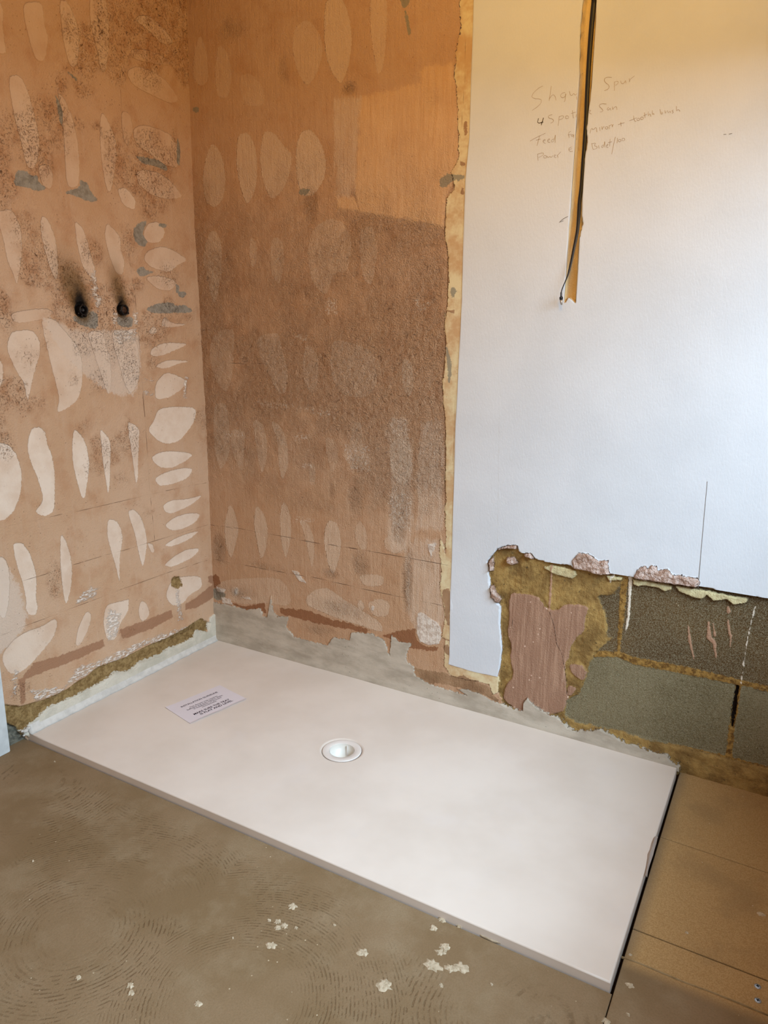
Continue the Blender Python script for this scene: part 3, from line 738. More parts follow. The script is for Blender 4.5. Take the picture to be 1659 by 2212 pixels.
HB = HB * (1 - ups) + ups * (.0035 + .0035 * (noise(U, V, 9, 36, 4, 30) - .5) + .004 * ss(V, .03, .0))
lump = ss(BW.attr['clump'] + jit * .6, -.001, .006)
HB = HB * (1 - lump) + lump * (.004 + .012 * noise(U, V, 45, 37, 4) + .004 * n90)
HB += .0025 * np.maximum(m_('drip'), m_('tan')) + .002 * m_('brownstrip', jit) * (n40 - .2) + .002 * m_('white', jit)
HB -= m_('chase', 0, .001) * (.020 + .002 * n40 + .0025)

def back_material():
    t = NT('hacked_plaster_back')
    col, big, mid, fine, rag, streak = plaster_core(t, True)
    rough = t.attr('rough')
    col = t.mix(.45, col, s2l((180, 138, 104)))
    scuff = t.math('MULTIPLY', t.ramp(t.noise(30, 6, .7), .45, .7), t.ramp(rough, .1, .9))
    col = t.mix(t.math('MULTIPLY', scuff, .22), col, s2l((156, 106, 70)))
    drag = t.noise(26, 5, .7, vec=t.scaled(3.5, 1, .28))
    patch = t.mask('patch', .03, t.noise(30, 6, .8), .007)
    col = t.mix(t.math('MULTIPLY', patch, t.ramp(t.noise(6, 5, .7), .3, .7, .35, .8)), col, t.mix(t.ramp(drag, .4, .65), s2l((218, 180, 140)), s2l((210, 168, 124))))
    leaf = t.mask('leaf', .006, t.noise(110, 5, .75), .0012)
    holes = t.math('MULTIPLY', t.ramp(t.noise(75, 5, .7), .52, .64), t.ramp(rough, .1, .9))
    leafm = t.math('MULTIPLY', t.math('MULTIPLY', leaf, t.math('MULTIPLY', t.attr('leafamt'), 1.15)), t.math('SUBTRACT', 1.0, t.math('MULTIPLY', holes, .7)))
    col = t.mix(leafm, col, s2l((210, 184, 160)))
    pale = t.mask('pale', .03, t.noise(30, 5, .75, vec=t.scaled(2, 1, .5)), .008)
    col = t.mix(t.math('MULTIPLY', pale, t.ramp(drag, .3, .7, .25, .6)), col, s2l((214, 192, 172)))
    scr = t.mask('scratch', .03, t.noise(80, 6, .8), .004)
    scr = t.math('MULTIPLY', scr, t.ramp(t.noise(110, 5, .8), .48, .6))
    col = t.mix(t.math('MULTIPLY', scr, .7), col, s2l((222, 206, 190)))
    band = t.mask('band', .012, t.noise(50, 5, .7), .0015)
    col = t.mix(t.math('MULTIPLY', band, .9), col, s2l((142, 94, 62)))
    bs = t.mask('brownstrip', .008, t.noise(60, 5, .7), .001)
    bsc = t.mix(t.ramp(mid, .35, .65), s2l((172, 138, 106)), s2l((140, 108, 80)))
    col = t.mix(bs, col, bsc)
    cream = t.mask('cream', .014, t.noise(26, 6, .75), .0012)
    cc = t.mix(t.ramp(t.noise(11, 5, .7), .38, .62), s2l((220, 206, 168)), s2l((198, 164, 124)))
    col = t.mix(cream, col, cc)
    col = t.mix(t.math('MULTIPLY', bs, t.ramp(t.noise(200, 2), .0, .01)), col, bsc)
    grey = t.mask('grey', .008, t.noise(90, 5, .7), .001)
    col = t.mix(t.math('MULTIPLY', grey, .85), col, s2l((138, 134, 120)))
    wh = t.mask('white', .010, t.noise(70, 6, .75), .001)
    col = t.mix(wh, col, t.mix(t.ramp(fine, .4, .65), s2l((226, 214, 202)), s2l((196, 176, 160))))
    # pits
    pit = t.math('MULTIPLY', t.ramp(t.voronoi(80), .15, .07), t.ramp(t.noise(14, 4, .6), .52, .64))
    crk = t.math('MULTIPLY', t.ramp(t.noise(48, 4, .6, dist=1.2), .63, .67), t.ramp(rough, .5, 1.0))
    peck = t.math('MULTIPLY', t.ramp(t.noise(210, 5, .8), .57, .66), t.ramp(rough, .3, .95))
    dark = t.math('MAXIMUM', t.math('MAXIMUM', t.math('MULTIPLY', pit, .3), t.math('MULTIPLY', peck, .27)), t.math('MULTIPLY', crk, .45))
    lite = t.math('MULTIPLY', t.ramp(t.noise(180, 5, .8), .57, .66), t.ramp(rough, .3, .95))
    col = t.mix(t.math('MULTIPLY', lite, .22), col, s2l((214, 184, 156)))
    col = t.mix(dark, col, s2l((84, 50, 28)))
    ln = t.math('MULTIPLY', t.ramp(t.attr('line'), -.0012, .0008), t.ramp(t.noise(30, 3), .3, .5))
    col = t.mix(t.math('MULTIPLY', ln, .65), col, s2l((92, 58, 40)))
    # hacked-off area
    hole = t.mask('hole', .006, t.noise(95, 5, .7), .0012)
    sc = t.mix(t.ramp(t.noise(14, 6, .7), .35, .65), s2l((172, 140, 84)), s2l((128, 100, 58)))
    sc = t.mix(t.math('MULTIPLY', t.ramp(t.noise(55, 5, .75), .62, .68), .8), sc, s2l((74, 62, 44)))
    col = t.mix(hole, col, sc)
    pk = t.mask('pink', .006, t.noise(60, 5, .7), .001)
    pc = t.mix(t.ramp(t.noise(22, 4, .6, vec=t.scaled(5, 1, .35)), .42, .7), s2l((158, 122, 100)), s2l((180, 144, 120)))
    pc = t.mix(t.ramp(t.voronoi(40), .12, .08), pc, s2l((214, 184, 164)))
    col = t.mix(pk, col, t.mix(t.math('MULTIPLY', ln, .8), pc, s2l((100, 64, 46))))
    bk = t.mask('block', .012, t.noise(40, 5, .7), .0025)
    bc = t.mix(t.ramp(t.noise(5, 4, .6), .35, .65), s2l((124, 112, 84)), s2l((108, 96, 68)))
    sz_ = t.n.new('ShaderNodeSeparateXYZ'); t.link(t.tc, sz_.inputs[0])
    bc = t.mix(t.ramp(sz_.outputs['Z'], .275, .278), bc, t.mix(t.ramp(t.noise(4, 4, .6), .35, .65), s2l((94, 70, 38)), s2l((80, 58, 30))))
    bc = t.mix(t.math('MULTIPLY', t.ramp(t.noise(420, 3, .8), .42, .62), .45), bc, s2l((164, 158, 134)))
    bc = t.mix(t.math('MULTIPLY', t.ramp(t.noise(160, 3, .7), .62, .7), .5), bc, s2l((70, 60, 42)))
    bc = t.mix(t.math('MULTIPLY', t.ramp(t.voronoi(60), .09, .05), t.ramp(t.noise(9, 3), .5, .6)), bc, s2l((190, 170, 138)))
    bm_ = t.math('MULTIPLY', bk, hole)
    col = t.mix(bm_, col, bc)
    mo = t.math('MULTIPLY', t.mask('mortar', .007, t.noise(80, 5, .7), .001), bm_)
    col = t.mix(mo, col, t.mix(t.ramp(t.noise(70, 5, .7), .4, .65), s2l((160, 124, 66)), s2l((104, 74, 36))))
    col = t.mix(t.mask('gap', .006, rag, .001), col, s2l((26, 16, 10)))
    fl = t.mask('flake', .005, t.noise(60, 5, .7), .0009)
    col = t.mix(fl, col, t.mix(t.ramp(fine, .35, .7), s2l((216, 204, 160)), s2l((190, 176, 138))))
    cl = t.mask('clump', .004, rag, .0009)
    col = t.mix(cl, col, t.mix(t.ramp(t.noise(70, 4, .7), .4, .6), s2l((212, 190, 180)), s2l((168, 136, 118))))
    # board
    brd = t.math('MULTIPLY', t.ramp(t.attr('board'), -.0006, .0006), t.math('SUBTRACT', 1.0, t.math('MAXIMUM', cl, fl)))
    weave = t.noise(260, 3, .6, vec=t.scaled(1, 1, .35))
    wc = t.mix(t.ramp(t.noise(3.0, 4, .6), .35, .7), s2l((217, 221, 228)), s2l((209, 213, 220)))
    wc = t.mix(t.ramp(t.math('MULTIPLY', t.voronoi(26), t.ramp(t.noise(5, 2), .62, .7, 8.0, 1.0)), .06, .02), wc, s2l((170, 160, 150)))
    wc = t.mix(t.math('MULTIPLY', t.ramp(t.attr('seam'), -.0015, .0005), .35), wc, s2l((190, 186, 182)))
    col = t.mix(brd, col, wc)
    ch = t.ramp(t.attr('chase'), -.0020, -.0008)
    cv = t.mix(t.ramp(t.noise(16, 5, .7, vec=t.scaled(1, 1, .3)), .35, .65), s2l((224, 202, 160)), s2l((204, 176, 130)))
    col = t.mix(ch, col, cv)
    bdz = t.math('MULTIPLY', brd, t.math('SUBTRACT', 1.0, ch))
    col = t.mix(t.mask('drip', .004, t.noise(90, 4), .0008), col, s2l((226, 214, 198)))
    col = t.mix(t.mask('tan', .004, t.noise(90, 4), .0008), col, s2l((176, 138, 112)))
    ups = t.mask('upstand', .008, t.noise(80, 5, .7), .0009)
    uc = t.mix(t.ramp(t.noise(8, 5, .65, vec=t.scaled(1, 1, 2.5)), .35, .68), s2l((194, 183, 168)), s2l((168, 157, 142)))
    col = t.mix(ups, col, uc)
    t.link(col, t.b.inputs['Base Color'])
    # relief
    one = lambda a: t.math('SUBTRACT', 1.0, a)
    flat_ = t.math('MAXIMUM', bdz, t.math('MULTIPLY', cream, .8))
    a = t.math('MULTIPLY', t.noise(300, 4, .7), t.ramp(rough, 0, 1, .4, 1.3))
    b = t.math('MULTIPLY', t.noise(190, 5, .75, dist=.15), t.ramp(rough, .1, .9, .25, 2.6))
    c = t.math('MULTIPLY', drag, .8)
    hgt = t.math('MULTIPLY', t.math('ADD', t.math('ADD', a, b), c), one(t.math('MAXIMUM', flat_, t.math('MULTIPLY', ups, .8))))
    hgt = t.math('SUBTRACT', hgt, t.math('MULTIPLY', t.math('MAXIMUM', dark, ln), t.math('MULTIPLY', one(flat_), 1.4)))
    hgt = t.math('SUBTRACT', hgt, t.math('MULTIPLY', leafm, .5))
    hgt = t.math('ADD', hgt, t.math('MULTIPLY', weave, t.math('MULTIPLY', bdz, .12)))
    hgt = t.math('ADD', hgt, t.math('MULTIPLY', cl, t.math('MULTIPLY', t.noise(120, 4), 2.5)))
    t.link(t.bump(hgt, 1.0, .0042), t.b.inputs['Normal'])
    return t.m
matB = back_material()
def nearest(a): return a[:-1, :-1]
aU = nearest(BW.attr['upstand'] + jit * .8) > 0
aB = (nearest(BW.attr['board']) > 0) & ~aU
aH = (nearest(BW.attr['hole']) > 0) & ~aU & ~aB
rest = ~(aU | aB | aH)
YB = -HB
kw = dict(mat=matB, flip=True)
wb = structure(grid_mesh('wall_back', U, YB, V, BW.attr, face_sel=rest, **kw))
grid_mesh('white_plasterboard', U, YB, V, BW.attr, face_sel=aB, parent=wb, **kw)
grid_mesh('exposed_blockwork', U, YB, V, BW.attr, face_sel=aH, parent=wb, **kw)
grid_mesh('sealing_upstand', U, YB, V, BW.attr, face_sel=aU, parent=wb, **kw)
print('walls', len(wb.data.vertices))

# pencil notes on the board
pencil = simple('pencil_graphite', (168, 148, 128), .8, .2)
def ribbons(name, strokes, mat, parent, wd=.0011, h=.0031):
    bm = bmesh.new()
    for st in strokes:
        P = [Vector((*on_back(p, .0025), 0)) for p in st]
        # round the joints a little
        Q = [P[0]]
        for a_, b_ in zip(P, P[1:]):
            Q += [a_.lerp(b_, .3), a_.lerp(b_, .7)]
        Q.append(P[-1])
        L = []
        for i, p in enumerate(Q):
            d = Q[min(i + 1, len(Q) - 1)] - Q[max(i - 1, 0)]
            if d.length < 1e-7: d = Vector((1, 0, 0))
            d.normalize(); n = Vector((-d.y, d.x, 0)) * wd * .5 * random.uniform(.7, 1.1)
            L.append((bm.verts.new((p.x + n.x, -h, p.y + n.y)), bm.verts.new((p.x - n.x, -h, p.y - n.y))))
        for a_, b_ in zip(L, L[1:]):
            bm.faces.new((a_[0], a_[1], b_[1], b_[0]))
    return obj(name, bm, mat, parent)
def circ(x, y, r): return [(x + r * math.cos(a * math.pi / 4 - 1), y + r * .85 * math.sin(a * math.pi / 4 - 1)) for a in range(9)]
K = [[(230,200),(180,225),(120,290),(140,320),(210,320),(220,350),(190,390),(130,430)], [(310,200),(300,270),(290,340)], [(293,320),(320,280),(345,290),(355,335)],
 [(440,260),(405,270),(395,300),(420,315),(450,290),(445,262),(440,340),(430,350)], [(480,250),(490,290),(510,290),(520,265),(535,290),(552,272)], [(550,300),(553,330)],
 [(880,120),(830,115),(805,140),(820,170),(860,195),(850,230),(810,245)], [(905,160),(905,245)], [(905,165),(935,150),(945,175),(915,195)], [(965,150),(970,180),(1000,175),(1010,140),(1015,175)], [(1045,130),(1050,170),(1045,145),(1095,105)],
 [(320,470),(280,480),(285,505),(325,510),(335,535),(305,550)], [(385,485),(375,575)], [(385,490),(425,475),(425,505),(385,520)], circ(458,495,17), [(510,430),(515,500),(525,500)], [(495,460),(545,445)], [(548,465),(542,495)],
 [(660,432),(690,425),(662,452),(690,465)], [(830,370),(780,365),(755,390),(790,415),(800,440),(770,445)], [(852,400),(832,420),(850,430),(865,405),(872,430)], [(885,395),(890,430),(897,405),(925,390),(930,425)],
 [(110,720),(160,690),(255,645)], [(200,668),(175,765)], [(165,712),(210,700)], [(230,722),(258,712),(244,700),(228,728),(255,742)], [(275,715),(300,705),(285,695),(270,725),(300,735)], [(335,700),(308,712),(315,735),(340,712),(350,640),(346,735)],
 [(495,628),(470,640),(480,690)], [(468,662),(498,655)], circ(508,668,11), [(522,690),(524,655)],
 [(675,645),(690,590),(705,620),(735,580),(740,635)], [(765,590),(770,625)], [(785,580),(790,620),(795,592),(810,580)], circ(832,595,14), [(855,570),(858,605)], [(858,578),(880,562)], [(884,566),(886,595),(888,570),(898,562)],
 [(940,565),(1000,545)], [(965,540),(970,580)], [(1085,480),(1095,535),(1112,532)], [(1045,530),(1115,500)], circ(1130,515,14), circ(1165,505,15), [(1190,450),(1195,500)], [(1178,482),(1215,465)],
 [(1225,440),(1225,490),(1232,465),(1246,465),(1248,490)], [(1262,430),(1264,478),(1272,455),(1280,470)], [(1335,420),(1345,470),(1365,460),(1350,445)], [(1380,430),(1385,465),(1395,440)], [(1405,430),(1415,460),(1430,430),(1435,455)],
 [(1462,425),(1445,435),(1465,445),(1450,460)], [(1490,390),(1490,445),(1500,420),(1520,428),(1522,442)],
 [(180,840),(185,905)], [(180,845),(235,825),(240,850),(190,875)], circ(252,868,15), [(270,860),(280,880),(295,860),(310,878),(325,855)], [(335,865),(355,855),(340,845),(335,875),(357,875)], [(365,850),(375,875)], [(372,852),(400,820)],
 [(500,775),(470,790),(485,820),(512,815)], [(478,800),(505,792)], [(690,740),(705,800)], [(690,745),(735,735),(710,765),(745,770),(740,790),(705,800)], [(755,760),(762,790)], [(800,755),(780,770),(795,785),(810,755),(815,710),(816,780)],
 [(830,765),(850,755),(835,745),(828,780),(848,780)], [(865,700),(860,770)], [(845,735),(882,725)], [(915,680),(895,760),(880,845)], [(935,690),(930,740)], circ(955,715,14), circ(990,705,15)]
ribbons('pencil_writing', [px('K', s) for s in K], pencil, wb, .00095)
ribbons('pencil_writing', [px('K', s) for s in [[(190,505),(175,555),(235,540)], [(237,500),(215,570)]]], simple('dark_graphite', (78, 66, 58), .8, .2), wb, .0019)
ribbons('pencil_line', [[(1528,1040),(1518,1150),(1508,1270)], px('H', [(1435,680),(1448,679)]), px('H', [(1462,678),(1478,675)]), px('L', [(460,480),(520,420),(610,375)]), px('L', [(480,470),(530,450)])],
        simple('line_graphite', (118, 112, 108), .8, .2), wb, .0013)

# ================================================================== RIGHT WALL WITH ITS WINDOW (outside the picture; daylight enters here)
WX0, WX1 = 2.30, 2.44
WY0, WY1, WZ0, WZ1 = -2.05, -.30, .95, 1.78
plain = simple('plain_plaster', (214, 206, 196), .9, .15, nz=(8, 14))
bm = bmesh.new()
for lo_, hi_ in [((WX0, -2.6, ZF), (WX1, .03, WZ0)), ((WX0, -2.6, WZ1), (WX1, .03, 2.42)), ((WX0, -2.6, WZ0), (WX1, WY0, WZ1)), ((WX0, WY1, WZ0), (WX1, .03, WZ1))]:
    box(bm, lo_, hi_)
structure(obj('wall_right', bm, plain))
bm = bmesh.new(); box(bm, (-.05, -2.6, 2.40), (2.6, .05, 2.5))
structure(obj('ceiling', bm, plain))
bm = bmesh.new()
f_ = .045
for lo_, hi_ in [((2.35, WY0, WZ0), (2.41, WY1, WZ0 + f_)), ((2.35, WY0, WZ1 - f_), (2.41, WY1, WZ1)), ((2.35, WY0, WZ0 + f_), (2.41, WY0 + f_, WZ1 - f_)), ((2.35, WY1 - f_, WZ0 + f_), (2.41, WY1, WZ1 - f_))]:
    box(bm, lo_, hi_)
structure(obj('window_1', bm, simple('white_window_frame', (230, 230, 228), .4, .4)))

# ================================================================== DOOR TRIM AT FAR LEFT
white_paint = simple('white_gloss_paint', (214, 220, 222), .35, .45, nz=(30, 14))
q = on_left((13, 1608))
bm = bmesh.new()
box(bm, (-.02, q[0] - .070, ZF), (.018, q[0], 2.399))
bmesh.ops.bevel(bm, geom=bm.edges[:], offset=.002, segments=2, affect='EDGES')
structure(obj('trim_1', bm, white_paint))

# ================================================================== FLOOR
def floor_material():
    t = NT('trowelled_backer_board', .8, .25)
    base = t.mix(t.ramp(t.noise(2.5, 5, .6), .35, .65), s2l((142, 119, 92)), s2l((126, 103, 74)))
    base = t.mix(t.math('MULTIPLY', t.ramp(t.noise(9, 5, .65), .45, .75), .5), base, s2l((156, 138, 112)))
    base = t.mix(t.math('MULTIPLY', t.ramp(t.noise(300, 3, .7), .4, .65), .25), base, s2l((112, 92, 64)))
    # notched-trowel sweeps
    mp = t.scaled(1, 1.0, 0)
    v = t.voronoi(1.7, vec=mp)
    ph = t.math('ADD', t.math('MULTIPLY', v, 510), t.math('MULTIPLY', t.noise(4, 2), 34))
    wv = t.ramp(t.math('SINE', ph), -.1, .8)
    brk = t.ramp(t.noise(48, 5, .7), .44, .62)
    zone = t.math('MULTIPLY', t.ramp(t.noise(3.1, 3, .6), .4, .56), t.ramp(v, .16, .30))
    # only the front board carries trowel marks, the right-hand boards were never trowelled
    sx = t.n.new('ShaderNodeSeparateXYZ'); t.link(t.tc, sx.inputs[0])
    lft = t.math('MAXIMUM', t.ramp(sx.outputs['X'], 1.72, 1.68), t.ramp(sx.outputs['Y'], -.70, -.74))
    away = t.ramp(t.math('ADD', sx.outputs['Y'], t.math('MULTIPLY', sx.outputs['X'], .0)), -.83, -.90)
    marks = t.math('MULTIPLY', t.math('MULTIPLY', wv, brk), t.math('MULTIPLY', t.math('MULTIPLY', zone, lft), away))
    col = t.mix(t.math('MULTIPLY', marks, .5), base, s2l((96, 74, 48)))
    rt = t.math('SUBTRACT', 1.0, lft)
    rc = t.mix(t.ramp(t.noise(420, 4, .75), .38, .62), s2l((184, 152, 106)), s2l((164, 130, 84)))
    rc = t.mix(t.math('MULTIPLY', t.ramp(t.noise(6, 4, .6), .5, .7), .4), rc, s2l((138, 112, 78)))
    col = t.mix(rt, col, rc)
    sp_ = t.math('MULTIPLY', t.ramp(t.voronoi(38), .07, .04), t.ramp(t.noise(6, 3), .5, .6))
    col = t.mix(sp_, col, s2l((196, 180, 152)))
    t.link(col, t.b.inputs['Base Color'])
    h = t.math('SUBTRACT', t.noise(160, 4, .7), t.math('MULTIPLY', marks, 1.6))
    t.link(t.bump(h, .5, .0015), t.b.inputs['Normal'])
    return t.m
matF = floor_material()
dark_void = simple('subfloor_dark', (44, 30, 20), .95, .1)
bm = bmesh.new(); box(bm, (-.05, -2.6, ZF - .06), (2.75, .05, ZF - .022))
fl = structure(obj('floor', bm, dark_void))
def board(pts, z=ZF, mat=None, bev=.0012):
    bm = bmesh.new()
    a = [bm.verts.new((x, y, z)) for x, y in pts]; b = [bm.verts.new((x, y, z - .0215)) for x, y in pts]
    top = bm.faces.new(a); bm.faces.new(b[::-1])
    for i in range(len(a)):
        j = (i + 1) % len(a); bm.faces.new((a[i], b[i], b[j], a[j]))
    bmesh.ops.bevel(bm, geom=list(top.edges), offset=bev, segments=1, affect='EDGES')
    return obj('floor_board', bm, mat or matF, fl)
TL, TW = 1.681, .800
XR = TL + .007          # right-hand gap beside the tray
g = .0012
def fy(fr, x, y): return on_floor(px(fr, [(x, y)])[0], ZF)
def line_y(p, q, x): return p[1] + (q[1] - p[1]) * (x - p[0]) / (q[0] - p[0])
sA = (fy('N', 1310, 188), fy('N', 1659, 276)); sB = (fy('N', 1225, 455), fy('N', 1659, 600)); sC = (fy('N', 1115, 820), fy('N', 1659, 1030))
yA0, yA1 = [line_y(*sA, x) for x in (XR, 2.7)]
yB0, yB1 = [line_y(*sB, x) for x in (XR, 2.7)]
yC0, yC1 = [line_y(*sC, x) for x in (XR, 2.7)]
print('seams', yA0, yA1, yB0, yB1, yC0, yC1)
board([(XR, yA0 + g), (2.7, yA1 + g), (2.7, .04), (XR, .04)], ZF - .0015)
board([(XR, yB0 + g), (2.7, yB1 + g), (2.7, yA1 - g), (XR, yA0 - g)])
board([(XR, yC0 + g * 1.5), (2.7, yC1 + g * 1.5), (2.7, yB1 - g), (XR, yB0 - g)])
board([(XR, -2.55), (2.7, -2.55), (2.7, yC1 - g * 1.5), (XR, yC0 - g * 1.5)])
board([(-.04, -2.55), (XR - .002, -2.55), (XR - .002, -TW - .003), (-.04, -TW - .003)])

# splashes of dried plaster on the floor
splat_m = simple('dried_plaster', (198, 182, 158), .9, .15, nz=(120, 26))
def splat(fr, x, y, r, k=0, z=ZF):
    c = on_floor(px(fr, [(x, y)])[0], z)
    bm = bmesh.new(); n = 18; rnd = random.Random(int(x * 7 + y))
    ph = [rnd.uniform(.55, 1.15) for _ in range(n)]
    ctr = bm.verts.new((c[0], c[1], z + .0022))
    r1 = [bm.verts.new((c[0] + r * .6 * ph[i] * math.cos(i / n * 6.283), c[1] + r * .6 * ph[i] * math.sin(i / n * 6.283) * .8, z + .0018 + .0012 * rnd.random())) for i in range(n)]
    r2 = [bm.verts.new((c[0] + r * ph[i] * math.cos(i / n * 6.283), c[1] + r * ph[i] * math.sin(i / n * 6.283) * .8, z - .0003)) for i in range(n)]
    for i in range(n):
        j = (i + 1) % n
        bm.faces.new((ctr, r1[i], r1[j])); bm.faces.new((r1[i], r2[i], r2[j], r1[j]))
    return obj('plaster_splash', bm, splat_m, fl)
for a in [('N', 325, 820, .011), ('N', 360, 788, .010), ('N', 430, 812, .008), ('N', 372, 898, .014), ('N', 352, 918, .012), ('N', 318, 970, .022), ('N', 395, 982, .014), ('N', 432, 978, .018), ('N', 45, 918, .014),
          ('N', 128, 1050, .018), ('N', 1108, 1050, .009), ('N', 1012, 1192, .009), ('N', 1631, 766, .009), ('N', 1100, 1166, .005), ('N', 355, 1050, .007), ('N', 555, 1045, .004), ('N', 1110, 928, .004), ('N', 1335, 840, .004),
          ('M', 1310, 825, .013), ('M', 1215, 1000, .013), ('M', 1243, 893, .009), ('M', 1246, 922, .009), ('M', 1275, 912, .010), ('M', 1325, 922, .005), ('M', 1205, 888, .005), ('M', 582, 1180, .009), ('M', 586, 1212, .008), ('M', 350, 1145, .007),
          ('M', 887, 1262, .009), ('M', 147, 623, .004), ('M', 1497, 910, .004), ('M', 1043, 968, .003), ('M', 245, 178, .003)]:
    splat(*a)
# dribble of adhesive along the front of the tray
bm = bmesh.new()
pts = [on_floor(p, ZF) for p in [(1018, 1999), (1040, 2022), (1066, 2034), (1095, 2042), (1085, 2040)]]
sweep(bm, [(x, y, ZF + .0003) for x, y in pts], [.001, .0025, .003, .002, .001], 8, .5)
obj('plaster_splash', bm, splat_m, fl, True)
# raised seam of filler on the right
bm = bmesh.new()
P = [fy('N', *p) for p in [(1075, 936), (1160, 968), (1240, 1002), (1330, 1040), (1420, 1072), (1540, 1120), (1659, 1170)]]
sweep(bm, [(x, y, ZF - .0004) for x, y in P], [.003, .003, .0035, .003, .003, .0035, .003], 8, .5)
obj('filler_ridge', bm, simple('filler', (160, 138, 104), .85, .2, nz=(90, 20)), fl, True)

# ================================================================== SHOWER TRAY
def tray_material():
    t = NT('white_stone_resin', .34, .35)
    c = t.mix(t.ramp(t.noise(3, 4, .6), .35, .7), s2l((228, 216, 206)), s2l((218, 205, 194)))
    c = t.mix(t.math('MULTIPLY', t.ramp(t.noise(7, 4, .6), .55, .75), .35), c, s2l((224, 214, 209)))
    t.link(c, t.b.inputs['Base Color'])
    t.link(t.ramp(t.noise(9, 4, .6), .3, .7, .36, .5), t.b.inputs['Roughness'])
    return t.m
matT = tray_material()
tray = empty('shower_tray', (0, -.4, ZF - .0215))
tag(tray, 'large white rectangular walk-in shower tray set into the floor between two bare walls', 'shower tray')
DC = (TL / 2, -.404)
off_t = Vector(tray.location)
def rect_pts(inset, z, n=24):
    x0, x1, y0, y1 = inset, TL - inset, -TW + inset, -inset
    r = []
    for k in range(n): r.append((x1, y0 + (y1 - y0) * k / n, z))
    for k in range(n): r.append((x1 - (x1 - x0) * k / n, y1, z))
    for k in range(n): r.append((x0, y1 - (y1 - y0) * k / n, z))
    for k in range(n): r.append((x0 + (x1 - x0) * k / n, y0, z))
    return r
bm = bmesh.new(); N = 96
def ringv(r, z):
    out = []
    for (x, y, _) in rect_pts(.0, 0):
        a = math.atan2(y - DC[1], x - DC[0]); out.append((DC[0] + r * math.cos(a), DC[1] + r * math.sin(a), z))
    return out
rings = [ringv(.0360, -.0215), ringv(.0565, -.0215), ringv(.0565, -.0040), ringv(.0600, -.0012), ringv(.0640, 0), ringv(.12, 0), rect_pts(.010, 0), rect_pts(.0035, -.0000), rect_pts(.0012, -.0009), rect_pts(0, -.003), rect_pts(0, -.0405)]
VS = [[bm.verts.new(Vector(p) - off_t) for p in r] for r in rings]
for a, b in zip(VS, VS[1:]):
    for k in range(N): bm.faces.new((a[k], a[(k + 1) % N], b[(k + 1) % N], b[k]))
o = obj('tray_body', bm, matT, tray)
me = o.data
me.polygons.foreach_set('use_smooth', [abs(p.normal.z) > .2 and abs(p.normal.z) < .999 for p in me.polygons])
white_pl = simple('white_moulded_plastic', (228, 220, 214), .3, .45)
bm = bmesh.new()
M4 = Matrix.Translation(Vector((DC[0], DC[1], 0)) - off_t)
lathe(bm, [(.0350, -.006), (.0356, -.0016), (.0365, -.0008), (.0535, -.0002), (.0558, -.0010), (.0562, -.0036), (.0350, -.006)], 64, M4)
o = obj('waste_flange', bm, white_pl, tray, True)
bm = bmesh.new()
lathe(bm, [(.0352, -.0015), (.0345, -.018), (.0335, -.0185), (.033, -.036), (0, -.037)], 64, M4)
cup = obj('waste_cup', bm, simple('white_waste_plastic', (228, 224, 216), .3, .5), tray, True)
bm = bmesh.new()
a0 = math.radians(95)
c = Vector((DC[0] + .0335 * math.cos(a0), DC[1] + .0335 * math.sin(a0), 0)) - off_t
box(bm, (c.x - .0012, c.y - .003, c.z - .035), (c.x + .0012, c.y + .001, c.z - .005))
obj('rib', bm, white_pl, cup)

# seal bead between tray and the walls
seal_m = simple('white_sealant', (214, 210, 204), .5, .35, nz=(40, 18))
bm = bmesh.new()
n = 60
pts = [(.010 + .0010 * math.sin(i * 1.7), -.003 - .797 * i / n, .0050 + .0008 * math.sin(i * .9)) for i in range(n + 1)]
prof = []
for i, p in enumerate(pts):
    prof.append([bm.verts.new(v) for v in ((.004, p[1], .024), (.0085, p[1], .018), (.011, p[1], .011), (.0155, p[1], .004), (.0215 + .001 * math.sin(i * 1.1), p[1], .0003), (.004, p[1], .0003))])
for a, b in zip(prof, prof[1:]):
    for k in range(5): bm.faces.new((a[k], a[k + 1], b[k + 1], b[k]))
bm.faces.new(prof[-1]); 
trim2 = structure(obj('trim_2', bm, seal_m, None, True))
bm = bmesh.new()
for (p, r) in [((54, 1578), .008), ((47, 1579), .0045), ((60, 1572), .007), ((51, 1588), .004)]:
    x, y = on_left(p, .006)
    bmesh.ops.create_icosphere(bm, subdivisions=2, radius=r, matrix=Matrix.Translation((.008, x, y)) @ Matrix.Diagonal((.9, 1.1, .8, 1)))
for v in bm.verts: v.co += Vector((random.uniform(-1, 1), random.uniform(-1, 1), random.uniform(-1, 1))) * .0007
obj('sealant_blob', bm, seal_m, trim2, True)

